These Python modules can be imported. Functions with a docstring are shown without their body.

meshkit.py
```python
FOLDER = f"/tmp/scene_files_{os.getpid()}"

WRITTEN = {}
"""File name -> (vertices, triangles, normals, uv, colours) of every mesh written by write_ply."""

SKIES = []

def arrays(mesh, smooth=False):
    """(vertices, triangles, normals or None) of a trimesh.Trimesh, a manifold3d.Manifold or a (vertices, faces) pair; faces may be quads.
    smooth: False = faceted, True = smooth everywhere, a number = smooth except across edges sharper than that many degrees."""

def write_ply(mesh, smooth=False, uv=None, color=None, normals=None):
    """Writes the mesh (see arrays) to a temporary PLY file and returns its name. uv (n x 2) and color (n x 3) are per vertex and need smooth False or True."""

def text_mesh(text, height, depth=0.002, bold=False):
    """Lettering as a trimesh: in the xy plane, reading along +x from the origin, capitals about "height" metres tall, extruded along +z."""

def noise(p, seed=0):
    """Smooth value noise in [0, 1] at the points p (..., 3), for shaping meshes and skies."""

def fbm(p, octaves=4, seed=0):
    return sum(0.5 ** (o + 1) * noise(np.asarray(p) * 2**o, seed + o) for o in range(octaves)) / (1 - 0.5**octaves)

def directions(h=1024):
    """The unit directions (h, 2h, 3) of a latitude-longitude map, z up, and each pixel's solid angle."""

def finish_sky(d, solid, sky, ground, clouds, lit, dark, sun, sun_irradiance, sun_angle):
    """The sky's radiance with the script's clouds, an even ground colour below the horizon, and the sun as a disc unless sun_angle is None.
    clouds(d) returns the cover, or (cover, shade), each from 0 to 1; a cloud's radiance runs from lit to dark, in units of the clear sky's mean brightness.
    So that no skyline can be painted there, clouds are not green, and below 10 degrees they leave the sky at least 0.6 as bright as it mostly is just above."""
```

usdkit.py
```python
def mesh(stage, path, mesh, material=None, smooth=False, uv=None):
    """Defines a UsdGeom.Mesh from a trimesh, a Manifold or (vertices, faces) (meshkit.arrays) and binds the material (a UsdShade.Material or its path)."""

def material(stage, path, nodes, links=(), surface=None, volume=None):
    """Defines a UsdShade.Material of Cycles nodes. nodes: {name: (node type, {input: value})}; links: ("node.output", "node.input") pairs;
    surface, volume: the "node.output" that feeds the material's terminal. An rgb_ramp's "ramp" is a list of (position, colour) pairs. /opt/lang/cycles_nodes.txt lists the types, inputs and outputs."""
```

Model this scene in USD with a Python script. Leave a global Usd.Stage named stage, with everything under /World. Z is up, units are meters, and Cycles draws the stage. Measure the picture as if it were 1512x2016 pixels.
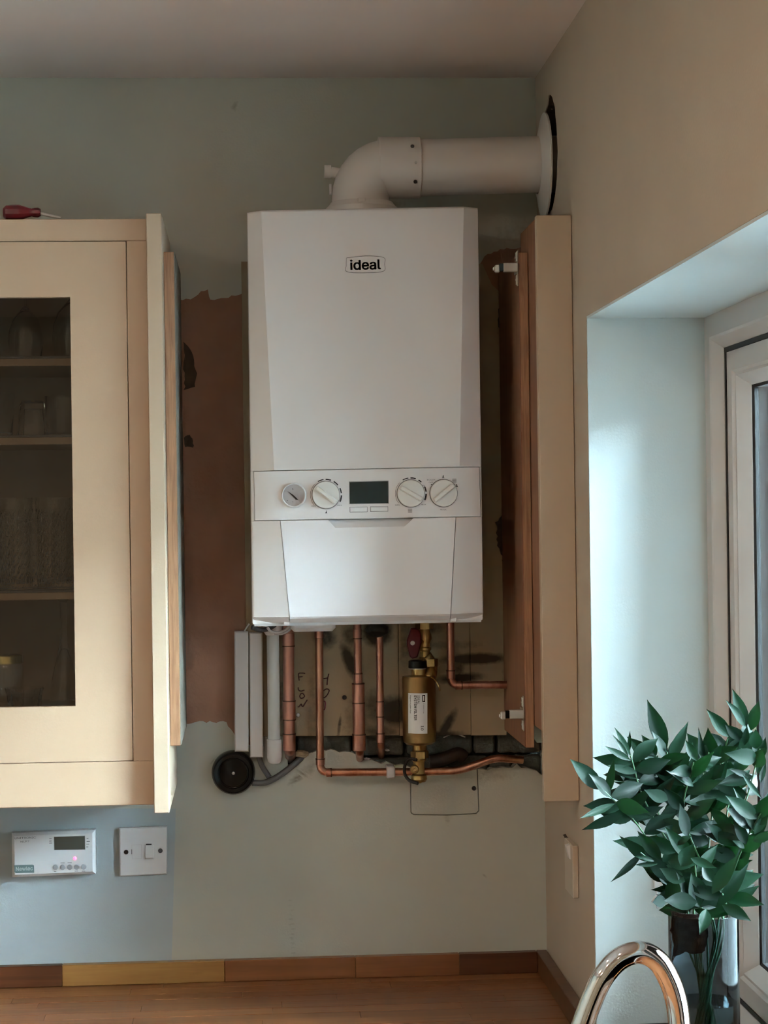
import math, random
import numpy as np, trimesh, manifold3d as m3
from shapely.geometry import Polygon, Point, box as sbox, LineString
from shapely import affinity
from shapely.ops import unary_union
import usdkit, meshkit
from pxr import Usd, UsdGeom, UsdLux, Gf, Sdf, UsdShade, Vt

rng = random.Random(7)
stage = Usd.Stage.CreateInMemory()
UsdGeom.SetStageUpAxis(stage, 'Z'); UsdGeom.SetStageMetersPerUnit(stage, 1.0)
UsdGeom.Xform.Define(stage, '/World'); UsdGeom.Scope.Define(stage, '/World/Looks')

# ------------------------------------------------------------------ camera
# the picture is 1512 x 2016; back wall y = 0, right wall x = 0, floor z = 0
FPX = 4000.0
CAM = np.array([-0.5375, -3.72, 1.76])
_y = np.array([490. - 756, 1008 - 1012., -FPX]); _y /= np.linalg.norm(_y)
_z = np.array([-.0135, 1, 0.]); _z -= _y * (_z @ _y); _z /= np.linalg.norm(_z)
M = np.stack([np.cross(_y, _z), _y, _z], 1)
cam = UsdGeom.Camera.Define(stage, '/World/Camera')
cam.CreateHorizontalApertureAttr(24.0); cam.CreateVerticalApertureAttr(32.0)
cam.CreateFocalLengthAttr(FPX / 1512 * 24.0)
cam.CreateClippingRangeAttr(Gf.Vec2f(0.05, 1000))
g = Gf.Matrix4d(1.0)
for r in range(3):
    g.SetRow(r, Gf.Vec4d(*map(float, M[r]), 0))
g.SetRow(3, Gf.Vec4d(*map(float, CAM), 1))
cam.AddTransformOp().Set(g)
cam.CreateExposureAttr(0.86)

# ------------------------------------------------------------------ light
SKY = 39.0
dome = UsdLux.DomeLight.Define(stage, '/World/Sky')
dome.CreateIntensityAttr(SKY); dome.CreateColorAttr(Gf.Vec3f(0.68, 0.87, 1.0))
LAMP_COLOR = Gf.Vec3f(1.0, 0.74, 0.55)
LAMP_POWER = 3.4

# ------------------------------------------------------------------ helpers
def P(px, py, **k):
    """The point of a wall plane (y=..., x=... or z=...) that the photograph shows at this spot."""
    d = M.T @ np.array([px - 756, 1008 - py, -FPX]); a, v = next(iter(k.items())); i = 'xyz'.index(a)
    return CAM + d * (v - CAM[i]) / d[i]
def XZ(pts, y): return [tuple(P(a, b, y=y)[[0, 2]]) for a, b in pts]
def YZ(pts, x): return [tuple(P(a, b, x=x)[[1, 2]]) for a, b in pts]

LOOK = {}
def mat(name, nodes, links=(), surface='p.BSDF'):
    LOOK[name] = usdkit.material(stage, f'/World/Looks/{name}', nodes, links, surface=surface); return LOOK[name]
def simple(name, color, rough=.5, **k):
    return mat(name, {'p': ('principled_bsdf', {'base_color': color, 'roughness': rough, **k})})
def painted(name, color, rough=.6, var=.06, scale=6, bump=.12, bscale=260, spec=.3):
    c = np.array(color)
    return mat(name, {'g': ('geometry', {}), 'n': ('noise_texture', {'scale': scale, 'detail': 5}), 'b': ('noise_texture', {'scale': bscale, 'detail': 3}),
        'r': ('rgb_ramp', {'ramp': [(.25, tuple(c * (1 - var))), (.75, tuple(np.minimum(1, c * (1 + var))))]}),
        'bp': ('bump', {'strength': bump, 'distance': .002}), 'p': ('principled_bsdf', {'roughness': rough, 'specular_ior_level': spec})},
        [('g.position', 'n.vector'), ('g.position', 'b.vector'), ('n.fac', 'r.fac'), ('r.color', 'p.base_color'), ('b.fac', 'bp.height'), ('bp.normal', 'p.normal')])
def wood(name, a, b, axis='z', rough=.5, scale=1.0, spec=.4):
    s = {'x': (2.2, 40, 40), 'z': (40, 40, 2.2), 'y': (40, 2.2, 40)}[axis]
    return mat(name, {'g': ('geometry', {}), 'm': ('mapping', {'scale': tuple(scale * v for v in s)}), 'n': ('noise_texture', {'scale': 1.6, 'detail': 6, 'roughness': .62, 'distortion': .5}),
        'o': ('object_info', {}), 'ad': ('vector_math', {'math_type': 'multiply_add', 'vector2': (31., 17., 23.)}),
        'r': ('rgb_ramp', {'ramp': [(.28, a), (.72, b)]}), 'bp': ('bump', {'strength': .15, 'distance': .001}), 'p': ('principled_bsdf', {'roughness': rough, 'specular_ior_level': spec})},
        [('g.position', 'm.vector'), ('o.random', 'ad.vector1'), ('m.vector', 'ad.vector3'), ('ad.vector', 'n.vector'), ('n.fac', 'r.fac'), ('r.color', 'p.base_color'), ('n.fac', 'bp.height'), ('bp.normal', 'p.normal')])
def metal(name, a, b, rough=.3, scale=30, stretch=(1, 1, .25)):
    return mat(name, {'g': ('geometry', {}), 'm': ('mapping', {'scale': stretch}), 'n': ('noise_texture', {'scale': scale, 'detail': 4}), 'r': ('rgb_ramp', {'ramp': [(.3, a), (.7, b)]}),
        'rr': ('map_range', {'from_min': .3, 'from_max': .7, 'to_min': rough * .8, 'to_max': rough * 1.25}), 'p': ('principled_bsdf', {'metallic': 1.0})},
        [('g.position', 'm.vector'), ('m.vector', 'n.vector'), ('n.fac', 'r.fac'), ('n.fac', 'rr.value'), ('rr.result', 'p.roughness'), ('r.color', 'p.base_color')])
def stained(name, base, dark, rough=.75, var=.08):
    """Painted surface with the scorch and dirt marks that the mesh carries as its 'stain' values."""
    c = np.array(base)
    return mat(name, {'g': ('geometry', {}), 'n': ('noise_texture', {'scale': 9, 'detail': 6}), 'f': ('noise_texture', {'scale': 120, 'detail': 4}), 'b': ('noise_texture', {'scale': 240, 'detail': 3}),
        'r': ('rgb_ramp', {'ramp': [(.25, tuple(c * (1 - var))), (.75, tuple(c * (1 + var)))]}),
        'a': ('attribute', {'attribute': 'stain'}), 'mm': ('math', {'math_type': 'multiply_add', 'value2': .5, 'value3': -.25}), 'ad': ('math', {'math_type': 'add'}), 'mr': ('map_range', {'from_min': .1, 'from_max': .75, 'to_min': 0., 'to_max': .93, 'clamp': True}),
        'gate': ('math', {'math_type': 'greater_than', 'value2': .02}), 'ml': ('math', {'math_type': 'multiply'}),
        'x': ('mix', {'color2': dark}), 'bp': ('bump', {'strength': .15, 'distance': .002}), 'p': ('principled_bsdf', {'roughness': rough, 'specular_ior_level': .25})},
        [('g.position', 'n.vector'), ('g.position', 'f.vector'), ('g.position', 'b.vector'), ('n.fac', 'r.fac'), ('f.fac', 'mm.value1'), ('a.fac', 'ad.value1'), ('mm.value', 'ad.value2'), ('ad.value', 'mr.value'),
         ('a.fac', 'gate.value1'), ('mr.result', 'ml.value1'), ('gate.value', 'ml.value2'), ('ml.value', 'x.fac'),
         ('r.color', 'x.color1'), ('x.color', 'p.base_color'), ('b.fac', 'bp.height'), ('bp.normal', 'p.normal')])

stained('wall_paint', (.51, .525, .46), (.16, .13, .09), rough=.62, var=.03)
painted('old_paint', (.425, .485, .50), .6, .03)
painted('beige_paint', (.46, .375, .285), .65, .04)
painted('reveal_paint', (.60, .685, .69), .55, .02)
painted('ceiling_paint', (.74, .65, .60), .8, .03)
painted('floor_tile', (.52, .47, .43), .5)
painted('pink_plaster', (.31, .165, .108), .85, .14, scale=14, bump=.4, bscale=150)
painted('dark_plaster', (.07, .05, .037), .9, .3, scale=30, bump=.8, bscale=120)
painted('masonry', (.045, .046, .042), .9, .4, scale=30, bump=.9, bscale=90)
painted('brick_grey', (.085, .09, .08), .9, .3, scale=40, bump=.9, bscale=140)
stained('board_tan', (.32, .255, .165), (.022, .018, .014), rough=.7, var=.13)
painted('cream_paint', (.468, .330, .224), .42, .02, bump=.08)
painted('ivory_paint', (.51, .398, .288), .42, .02, bump=.08)
painted('dull_face', (.17, .15, .125), .7)
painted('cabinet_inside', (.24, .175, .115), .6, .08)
wood('raw_pine', (.20, .095, .048), (.40, .215, .115), 'z', .6, 3.0)
wood('red_wood', (.17, .066, .032), (.27, .115, .057), 'z', .55)
mat('enamel', {'p': ('principled_bsdf', {'base_color': (.74, .725, .72), 'roughness': .32, 'coat_weight': 1.0, 'coat_roughness': .03, 'specular_ior_level': .4})})
mat('flue_white', {'p': ('principled_bsdf', {'base_color': (.73, .69, .645), 'roughness': .35, 'coat_weight': .3, 'coat_roughness': .15})})
simple('beige_plastic', (.50, .42, .33), .45)
simple('white_plastic', (.72, .72, .72), .35)
simple('pvc_white', (.66, .70, .69), .4)
simple('knob_plastic', (.74, .74, .71), .16, coat_weight=.5)
simple('grey_plastic', (.30, .31, .32), .45)
simple('dark_grey', (.045, .047, .05), .5)
simple('cable_grey', (.12, .12, .12), .55)
simple('black_plastic', (.006, .006, .006), .14, specular_ior_level=.15)
simple('rubber', (.012, .012, .012), .7)
simple('ink', (.012, .014, .016), .6)
simple('marker_ink', (.055, .010, .012), .6)
simple('red_marker', (.16, .012, .03), .6)
simple('print_grey', (.16, .16, .16), .6)
simple('red_plastic', (.075, .002, .004), .3)
simple('lever_red', (.065, .003, .004), .45, specular_ior_level=.2)
simple('lcd', (.016, .024, .021), .12)
simple('lcd_olive', (.055, .053, .042), .2)
simple('gauge_face', (.52, .50, .50), .5)
simple('label_white', (.74, .77, .78), .35)
simple('brand_green', (.14, .20, .20), .4)
simple('brand_text', (.45, .50, .50), .4)
mat('led_red', {'p': ('principled_bsdf', {'base_color': (.9, .1, .2), 'roughness': .3, 'emission_color': (1., .12, .25), 'emission_strength': 1.6})})
metal('copper', (.40, .175, .125), (.56, .285, .215), .34)
metal('copper_bright', (.50, .225, .145), (.66, .36, .25), .27)
metal('solder', (.10, .055, .04), (.2, .11, .08), .5)
metal('brass', (.36, .23, .085), (.50, .34, .14), .34, 60)
metal('brass_body', (.22, .125, .048), (.30, .18, .072), .42, 40)
metal('chrome', (.84, .85, .87), (.88, .89, .9), .045)
mat('nickel', {'p': ('principled_bsdf', {'base_color': (.62, .61, .57), 'roughness': .28, 'metallic': .35})})
metal('gold', (.75, .55, .2), (.85, .65, .3), .25)
mat('upvc', {'p': ('principled_bsdf', {'base_color': (.60, .56, .535), 'roughness': .3, 'coat_weight': .3})})
mat('glass', {'p': ('principled_bsdf', {'base_color': (.97, .99, .98), 'roughness': .025, 'ior': 1.45, 'transmission_weight': 1.0})})
mat('smoked_glass', {'p': ('principled_bsdf', {'base_color': (.40, .47, .51), 'roughness': .0, 'ior': 1.22, 'transmission_weight': 1.0})})
mat('water', {'p': ('principled_bsdf', {'base_color': (.93, .97, .95), 'roughness': .0, 'ior': 1.33, 'transmission_weight': 1.0})})
def pane_mat(name, tint):
    return mat(name, {'f': ('fresnel', {'IOR': 1.5}), 't': ('transparent_bsdf', {'color': tint}), 'gl': ('glossy_bsdf', {'color': (.95, .95, .95), 'roughness': .0}), 'x': ('mix_closure', {})},
        [('f.fac', 'x.fac'), ('t.BSDF', 'x.closure1'), ('gl.BSDF', 'x.closure2')], surface='x.closure')
pane_mat('window_glass', (.93, .96, .95)); pane_mat('cabinet_glass', (.88, .87, .84)); pane_mat('lens_clear', (.95, .95, .95))
def leaf_mat(name, a, b):
    return mat(name, {'o': ('object_info', {}), 'r': ('rgb_ramp', {'ramp': [(0., a), (1., b)]}), 'p': ('principled_bsdf', {'roughness': .42, 'specular_ior_level': .10}), 't': ('translucent_bsdf', {'color': (.01, .06, .012)}), 'x': ('mix_closure', {'fac': .07})},
        [('o.random', 'r.fac'), ('r.color', 'p.base_color'), ('p.BSDF', 'x.closure1'), ('t.BSDF', 'x.closure2')], surface='x.closure')
leaf_mat('leaf_green', (.0014, .0065, .0035), (.0045, .019, .0095))
simple('stem_green', (.03, .09, .035), .5)
simple('dead_leaf', (.022, .012, .010), .7)
for nm, a, b in (('oak_dark', (.065, .019, .008), (.11, .035, .013)), ('oak_mid', (.150, .050, .016), (.230, .082, .027)), ('oak_warm', (.185, .064, .020), (.27, .102, .034)), ('oak_light', (.25, .112, .030), (.33, .165, .048))):
    wood(nm, a, b, 'x', .3, 1.0, .4)
painted('outside_render', (.20, .23, .26), .9, .15, scale=3); painted('outside_ground', (.17, .18, .18), .95); painted('outside_brick', (.36, .38, .39), .9, .2, scale=3)
wood('fence_wood', (.10, .085, .07), (.17, .15, .13), 'z', .8)

# -- meshes
def to_tm(m):
    if isinstance(m, m3.Manifold):
        k = m.to_mesh(); return trimesh.Trimesh(k.vert_properties[:, :3], k.tri_verts, process=False)
    return m
def cat(*ms): return trimesh.util.concatenate([to_tm(m) for m in ms])
def bx(x0, x1, y0, y1, z0, z1, c=0.0):
    """A box with edges chamfered by c."""
    if x0 > x1: x0, x1 = x1, x0
    if y0 > y1: y0, y1 = y1, y0
    if z0 > z1: z0, z1 = z1, z0
    if c <= 0:
        return trimesh.creation.box(bounds=[[x0, y0, z0], [x1, y1, z1]])
    c = min(c, .49 * min(x1 - x0, y1 - y0, z1 - z0)); pts = []
    for X, sx in ((x0, 1), (x1, -1)):
        for Y, sy in ((y0, 1), (y1, -1)):
            for Z, sz in ((z0, 1), (z1, -1)):
                pts += [(X, Y + sy * c, Z + sz * c), (X + sx * c, Y, Z + sz * c), (X + sx * c, Y + sy * c, Z)]
    return trimesh.Trimesh(*_hull(pts), process=False)
def _hull(pts):
    h = trimesh.convex.convex_hull(np.array(pts)); return h.vertices, h.faces
def extr(poly, d):
    gs = getattr(poly, 'geoms', [poly])
    return trimesh.util.concatenate([trimesh.creation.extrude_polygon(q, d, engine='earcut') for q in gs if q.area > 1e-10])
def on_y(poly, y_front, depth):
    """Polygon in (x, z), front at y_front, going back (+y) by depth."""
    m = extr(poly, depth); v = m.vertices.copy(); m.vertices = np.stack([v[:, 0], y_front + depth - v[:, 2], v[:, 1]], 1); return m
def on_x(poly, x_in, depth):
    """Polygon in (y, z), from x_in going +x by depth."""
    m = extr(poly, depth); v = m.vertices.copy(); m.vertices = np.stack([x_in + v[:, 2], v[:, 0], v[:, 1]], 1); return m
def bevel_y(poly, y_front, depth, c):
    """on_y with a chamfered front edge."""
    a = m3.CrossSection([np.array(q.exterior.coords)[:-1] for q in getattr(poly, 'geoms', [poly])])
    pts = []
    q = poly
    inner = q.buffer(-c, join_style=2)
    P1 = np.array(inner.exterior.coords)[:-1]; P0 = np.array(q.exterior.coords)[:-1]
    pts = [(x, y_front, z) for x, z in P1] + [(x, y_front + c, z) for x, z in P0] + [(x, y_front + depth, z) for x, z in P0]
    return trimesh.Trimesh(*_hull(pts), process=False)
def frames(p):
    p = np.asarray(p, float); t = np.gradient(p, axis=0); t /= np.linalg.norm(t, axis=1, keepdims=True) + 1e-12
    a = np.cross(t[0], [0, 0, 1.0] if abs(t[0][2]) < .9 else [1.0, 0, 0]); a /= np.linalg.norm(a); A = [a]
    for i in range(1, len(p)):
        a = A[-1] - t[i] * (A[-1] @ t[i]); A.append(a / (np.linalg.norm(a) + 1e-12))
    A = np.array(A); return p, t, A, np.cross(t, A)
def tube(p, r, n=16, caps=True):
    p, t, a, b = frames(p); r = np.broadcast_to(r, (len(p),)); th = np.arange(n) * 2 * np.pi / n
    v = (p[:, None] + r[:, None, None] * (np.cos(th)[None, :, None] * a[:, None] + np.sin(th)[None, :, None] * b[:, None])).reshape(-1, 3)
    f = []
    for i in range(len(p) - 1):
        for j in range(n):
            k = (j + 1) % n; q = [i * n + j, i * n + k, (i + 1) * n + k, (i + 1) * n + j]; f += [[q[0], q[1], q[2]], [q[0], q[2], q[3]]]
    v = list(v)
    if caps:
        c0, c1 = len(v), len(v) + 1; v += [p[0], p[-1]]; e = (len(p) - 1) * n
        for j in range(n):
            k = (j + 1) % n; f += [[c0, k, j], [c1, e + j, e + k]]
    return trimesh.Trimesh(np.array(v), f, process=False)
def spline(pts, n=12):
    """Catmull-Rom through the points."""
    p = np.array(pts, float); p = np.vstack([2 * p[0] - p[1], p, 2 * p[-1] - p[-2]]); out = []
    for i in range(1, len(p) - 2):
        for s in np.linspace(0, 1, n, endpoint=False):
            a, b, c, d = p[i - 1:i + 3]; out.append(.5 * (2 * b + (c - a) * s + (2 * a - 5 * b + 4 * c - d) * s * s + (3 * b - a - 3 * c + d) * s ** 3))
    return np.array(out + [p[-2]])
def bent(pts, rad, n=8):
    """A polyline with its corners rounded, as bent pipe runs."""
    pts = [np.array(q, float) for q in pts]; out = [pts[0]]
    for a, b, c in zip(pts, pts[1:], pts[2:]):
        u, w = (a - b) / np.linalg.norm(a - b), (c - b) / np.linalg.norm(c - b)
        d = min(rad, .45 * np.linalg.norm(a - b), .45 * np.linalg.norm(c - b))
        for s in np.linspace(0, 1, n):
            out.append((1 - s) ** 2 * (b + u * d) + 2 * s * (1 - s) * b + s * s * (b + w * d))
    return np.array(out + [pts[-1]])
def lathe(prof, n=32, o=(0, 0, 0), axis='z'):
    """prof: (radius, height) pairs from start to end; closed on the axis where the radius is 0."""
    m = trimesh.creation.revolve(np.array(prof, float), sections=n)
    v = m.vertices.copy()
    if axis == 'y': v = np.stack([v[:, 0], -v[:, 2], v[:, 1]], 1)      # height grows towards the room (-y)
    if axis == 'x': v = np.stack([-v[:, 2], v[:, 1], v[:, 0]], 1)      # height grows towards -x
    m.vertices = v + np.array(o); m.fix_normals(); return m
def hexa(r, h, o):
    m = trimesh.creation.cylinder(radius=r, height=h, sections=6); m.apply_translation(o); return m
def sheet(rows, yb):
    """A curved cover: rows of (x, y, z) points as the front, closed off at y = yb behind."""
    F = np.array(rows, float); R, C = F.shape[:2]; B = F.copy(); B[..., 1] = yb
    v = np.vstack([F.reshape(-1, 3), B.reshape(-1, 3)]); n = R * C; f = []
    for i in range(R - 1):
        for j in range(C - 1):
            a, b, c, d = i * C + j, i * C + j + 1, (i + 1) * C + j + 1, (i + 1) * C + j
            f += [[a, b, c], [a, c, d], [n + a, n + c, n + b], [n + a, n + d, n + c]]
    ring = [(0, j) for j in range(C)] + [(i, C - 1) for i in range(1, R)] + [(R - 1, j) for j in range(C - 2, -1, -1)] + [(i, 0) for i in range(R - 2, 0, -1)]
    ids = [i * C + j for i, j in ring]
    for a, b in zip(ids, ids[1:] + ids[:1]):
        f += [[a, n + a, n + b], [a, n + b, b]]
    m = trimesh.Trimesh(v, f, process=False); m.fix_normals(); return m
def text(s, h, o, y=None, bold=False, rot=0, depth=.0004, width=None):
    """Lettering on a wall-facing plane: o = (x, z) of its start, y = its plane; rot in degrees, clockwise as seen."""
    m = meshkit.text_mesh(s, h, depth, bold); v = m.vertices.copy()
    if width: v[:, 0] *= width / (v[:, 0].max() - v[:, 0].min())
    a = math.radians(-rot); x = v[:, 0] * math.cos(a) - v[:, 1] * math.sin(a); z = v[:, 0] * math.sin(a) + v[:, 1] * math.cos(a)
    m.vertices = np.stack([o[0] + x, y - v[:, 2], o[1] + z], 1); return m
def jag(pts, amp, step, seed, keep=()):
    """A polygon with ragged edges (world units)."""
    r = random.Random(seed); out = []; n = len(pts)
    for i in range(n):
        a, b = np.array(pts[i]), np.array(pts[(i + 1) % n]); L = np.linalg.norm(b - a); k = max(1, int(L / step))
        nrm = np.array([-(b - a)[1], (b - a)[0]]) / (L + 1e-9)
        for j in range(k):
            q = a + (b - a) * j / k
            if i not in keep: q = q + nrm * r.gauss(0, amp)
            out.append(tuple(q))
    return Polygon(out).buffer(0)

# -- the object tree
taken = {}
def numbered(path):
    k = taken.get(path, 0); taken[path] = k + 1
    return path if k == 0 else f'{path}_{k:03d}'
def setdata(prim, **k):
    for a, b in k.items():
        if b: prim.SetCustomDataByKey(a, b)
class Thing:
    """A thing: its parts are collected in world coordinates, then written below an Xform at its base."""
    def __init__(self, name, label=None, category=None, group=None, kind=None, base=None):
        self.path = numbered('/World/' + name); self.meta = dict(label=label, category=category, group=group, kind=kind); self.parts = []; self.base = base
    def add(self, name, mesh, m, smooth=False, label=None, under=None, kind=None, stain=None):
        self.parts.append([name, to_tm(mesh), m, smooth, label, under, kind, stain, None]); return len(self.parts) - 1
    def done(self):
        b = np.vstack([np.vstack([p[1].vertices.min(0), p[1].vertices.max(0)]) for p in self.parts]); lo, hi = b.min(0), b.max(0)
        base = np.array([(lo[0] + hi[0]) / 2, (lo[1] + hi[1]) / 2, lo[2]]) if self.base is None else np.array(self.base, float)
        x = UsdGeom.Xform.Define(stage, self.path); x.AddTranslateOp().Set(Gf.Vec3d(*map(float, base))); setdata(x.GetPrim(), **self.meta)
        for p in self.parts:
            parent = self.path if p[5] is None else self.parts[p[5]][8]
            p[8] = numbered(parent + '/' + p[0])
            write(p[8], p[1].vertices - base, p[1].faces, p[2], p[3], p[7])
            setdata(stage.GetPrimAtPath(p[8]), label=p[4], kind=p[6])
        self.prim = x.GetPrim(); return self
def write(path, v, f, m, smooth, stain=None):
    ms = usdkit.mesh(stage, path, trimesh.Trimesh(v, f, process=False), LOOK[m], smooth=smooth)
    if stain is not None:
        UsdGeom.PrimvarsAPI(ms).CreatePrimvar('stain', Sdf.ValueTypeNames.FloatArray, 'vertex').Set(Vt.FloatArray.FromNumpy(np.asarray(stain, np.float32)))
    return ms
def copy(src, loc, rotz=0, label=None):
    """Another individual of the same kind: an instance of the first one under the next number."""
    was = src.prim.GetCustomData(); x = UsdGeom.Xform.Define(stage, numbered('/World/' + src.path.split('/')[-1].rstrip('0123456789_')))
    x.GetPrim().GetReferences().AddInternalReference(src.prim.GetPath()); x.GetPrim().SetInstanceable(True)
    x.ClearXformOpOrder(); x.AddTranslateOp().Set(Gf.Vec3d(*map(float, loc)))
    if rotz: x.AddRotateZOp().Set(rotz)
    setdata(x.GetPrim(), label=label or was['label'], category=was['category'], group=was.get('group')); return x
def refined(mesh, L):
    v, f = trimesh.remesh.subdivide_to_size(mesh.vertices, mesh.faces, L, max_iter=14)
    m = trimesh.Trimesh(v, f, process=False); m.merge_vertices(); return m
def stains(mesh, marks, y):
    """marks: (px, py, semi-axis along, semi-axis across in px, angle of the long axis in degrees, strength)."""
    v = mesh.vertices; s = np.zeros(len(v)); k = 3650 / FPX / 1000
    for px, py, a, b, ang, st in marks:
        c = P(px, py, y=y); dx, dz = (v[:, 0] - c[0]), (v[:, 2] - c[2]); t = math.radians(ang)
        u, w = dx * math.cos(t) + dz * math.sin(t), -dx * math.sin(t) + dz * math.cos(t); k = 3.72 / FPX
        d = np.sqrt((u / (a * k)) ** 2 + (w / (b * k)) ** 2); s = np.maximum(s, st * np.clip(1.5 - d, 0, 1))
    return s

# ================================================================== SETTING
CEIL, ROOM_X, ROOM_Y = 2.557, -2.75, -5.1
# window opening in the right wall
JY, WY, SILL, LINT, FX = -.53, -2.95, .944, 2.066, .188
HOLE_C = (-.158, 2.387)

# back wall: painted plaster with a chase hacked into it and a cut-out patch below the pipes
slot_px = [(583, 1447), (640, 1446), (870, 1443), (1000, 1441), (1040, 1452), (1068, 1462), (1072, 1528), (1056, 1519), (1036, 1510), (1018, 1508), (960, 1514), (880, 1516), (840, 1517), (800, 1508), (760, 1501), (716, 1496), (694, 1484), (660, 1478), (625, 1476), (606, 1484), (596, 1498), (580, 1512), (568, 1508), (570, 1480)]
slot = jag(XZ(slot_px, 0), .0016, .008, 3)
cut_px = [(808, 1521), (940, 1514), (943, 1596), (938, 1602), (880, 1605), (814, 1604), (809, 1600)]
cut = Polygon(XZ(cut_px, 0)).buffer(.0006)
knock = jag(XZ([(362, 672), (380, 700), (387, 735), (384, 762), (362, 768)], 0), .0012, .006, 9)
slot = slot.intersection(sbox(-2, 0, -.003, 3))
wp = Polygon([(ROOM_X, .0), (0.22, .0), (0.22, CEIL), (ROOM_X, CEIL)]).difference(unary_union([slot, cut]))
near = wp.intersection(sbox(-1.3, .9, 0.01, CEIL)); far = wp.difference(sbox(-1.3, .9, 0.01, CEIL))
wm = on_y(near, 0, .03)
fm = refined(wm, .02)
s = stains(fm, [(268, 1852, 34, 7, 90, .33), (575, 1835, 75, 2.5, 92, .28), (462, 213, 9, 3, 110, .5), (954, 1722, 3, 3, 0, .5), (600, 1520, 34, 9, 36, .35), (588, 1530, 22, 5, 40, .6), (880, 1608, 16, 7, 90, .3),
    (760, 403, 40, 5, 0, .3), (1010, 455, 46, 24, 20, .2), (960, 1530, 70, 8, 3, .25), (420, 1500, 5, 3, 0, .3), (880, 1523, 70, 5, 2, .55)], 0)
w = Thing('wall_back', kind='structure', base=(0, 0, 0))
w.add('painted_surface', fm, 'wall_paint', stain=s)
w.add('painted_surface', cat(on_y(far, 0, .03), bx(ROOM_X, .3, .075, .2, 0, CEIL), bx(ROOM_X, -1.2, .03, .075, 0, CEIL)), 'wall_paint')
w.add('masonry_core', bx(-1.2, .22, .05, .075, .3, CEIL), 'masonry')
x0 = -.53
for i, (a, b) in enumerate(((586, 690), (696, 792), (800, 926), (931, 972), (978, 1062))):   # bricks laid bare in the chase
    A, B = P(a, 1440, y=.03)[0], P(b, 1440, y=.03)[0]; z1, z0 = P(700, 1438, y=.03)[2], P(700, 1486, y=.03)[2]
    q = refined(bx(A, B, .012 + .004 * (i % 2), .05, z0, z1, .003), .012); q.vertices += (meshkit.noise(q.vertices * 130 + i)[:, None] - .5) * .003
    w.add('brick', q, 'brick_grey')
    q2 = refined(bx(A + .03, B + .03 if i < 4 else B, .02 - .003 * (i % 2), .05, P(700, 1530, y=.03)[2], z0 - .006, .003), .012); q2.vertices += (meshkit.noise(q2.vertices * 130 + i + 9)[:, None] - .5) * .003
    w.add('brick', q2, 'brick_grey')
w.add('cut_out_patch', bevel_y(Polygon(XZ(cut_px, 0)).buffer(-.0006).simplify(.0002), .0012, .02, .0008), 'wall_paint', label='rectangle of wall plaster cut round with a saw line')
pp = jag(XZ([(338, 590), (366, 588), (384, 586), (396, 575), (409, 570), (414, 590), (450, 586), (482, 577), (492, 800), (500, 1240), (498, 1470), (462, 1450), (446, 1422), (400, 1420), (364, 1424), (340, 1434)], 0), .0011, .006, 5)
w.add('bare_plaster', on_y(pp.difference(knock), -.001, .003), 'pink_plaster')
w.add('hacked_hole', on_y(knock.buffer(.0005), -.0004, .002), 'dark_plaster')
w.add('hacked_hole', on_y(jag(XZ([(364, 858), (374, 856), (380, 868), (380, 882), (364, 880)], 0), .001, .004, 12), -.0016, .002), 'dark_plaster')
pr = jag(XZ([(935, 530), (950, 512), (960, 500), (985, 492), (1030, 486), (1050, 486), (1052, 620), (935, 620)], 0), .0011, .006, 6)
w.add('bare_plaster', on_y(pr, -.001, .003), 'pink_plaster')
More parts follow.
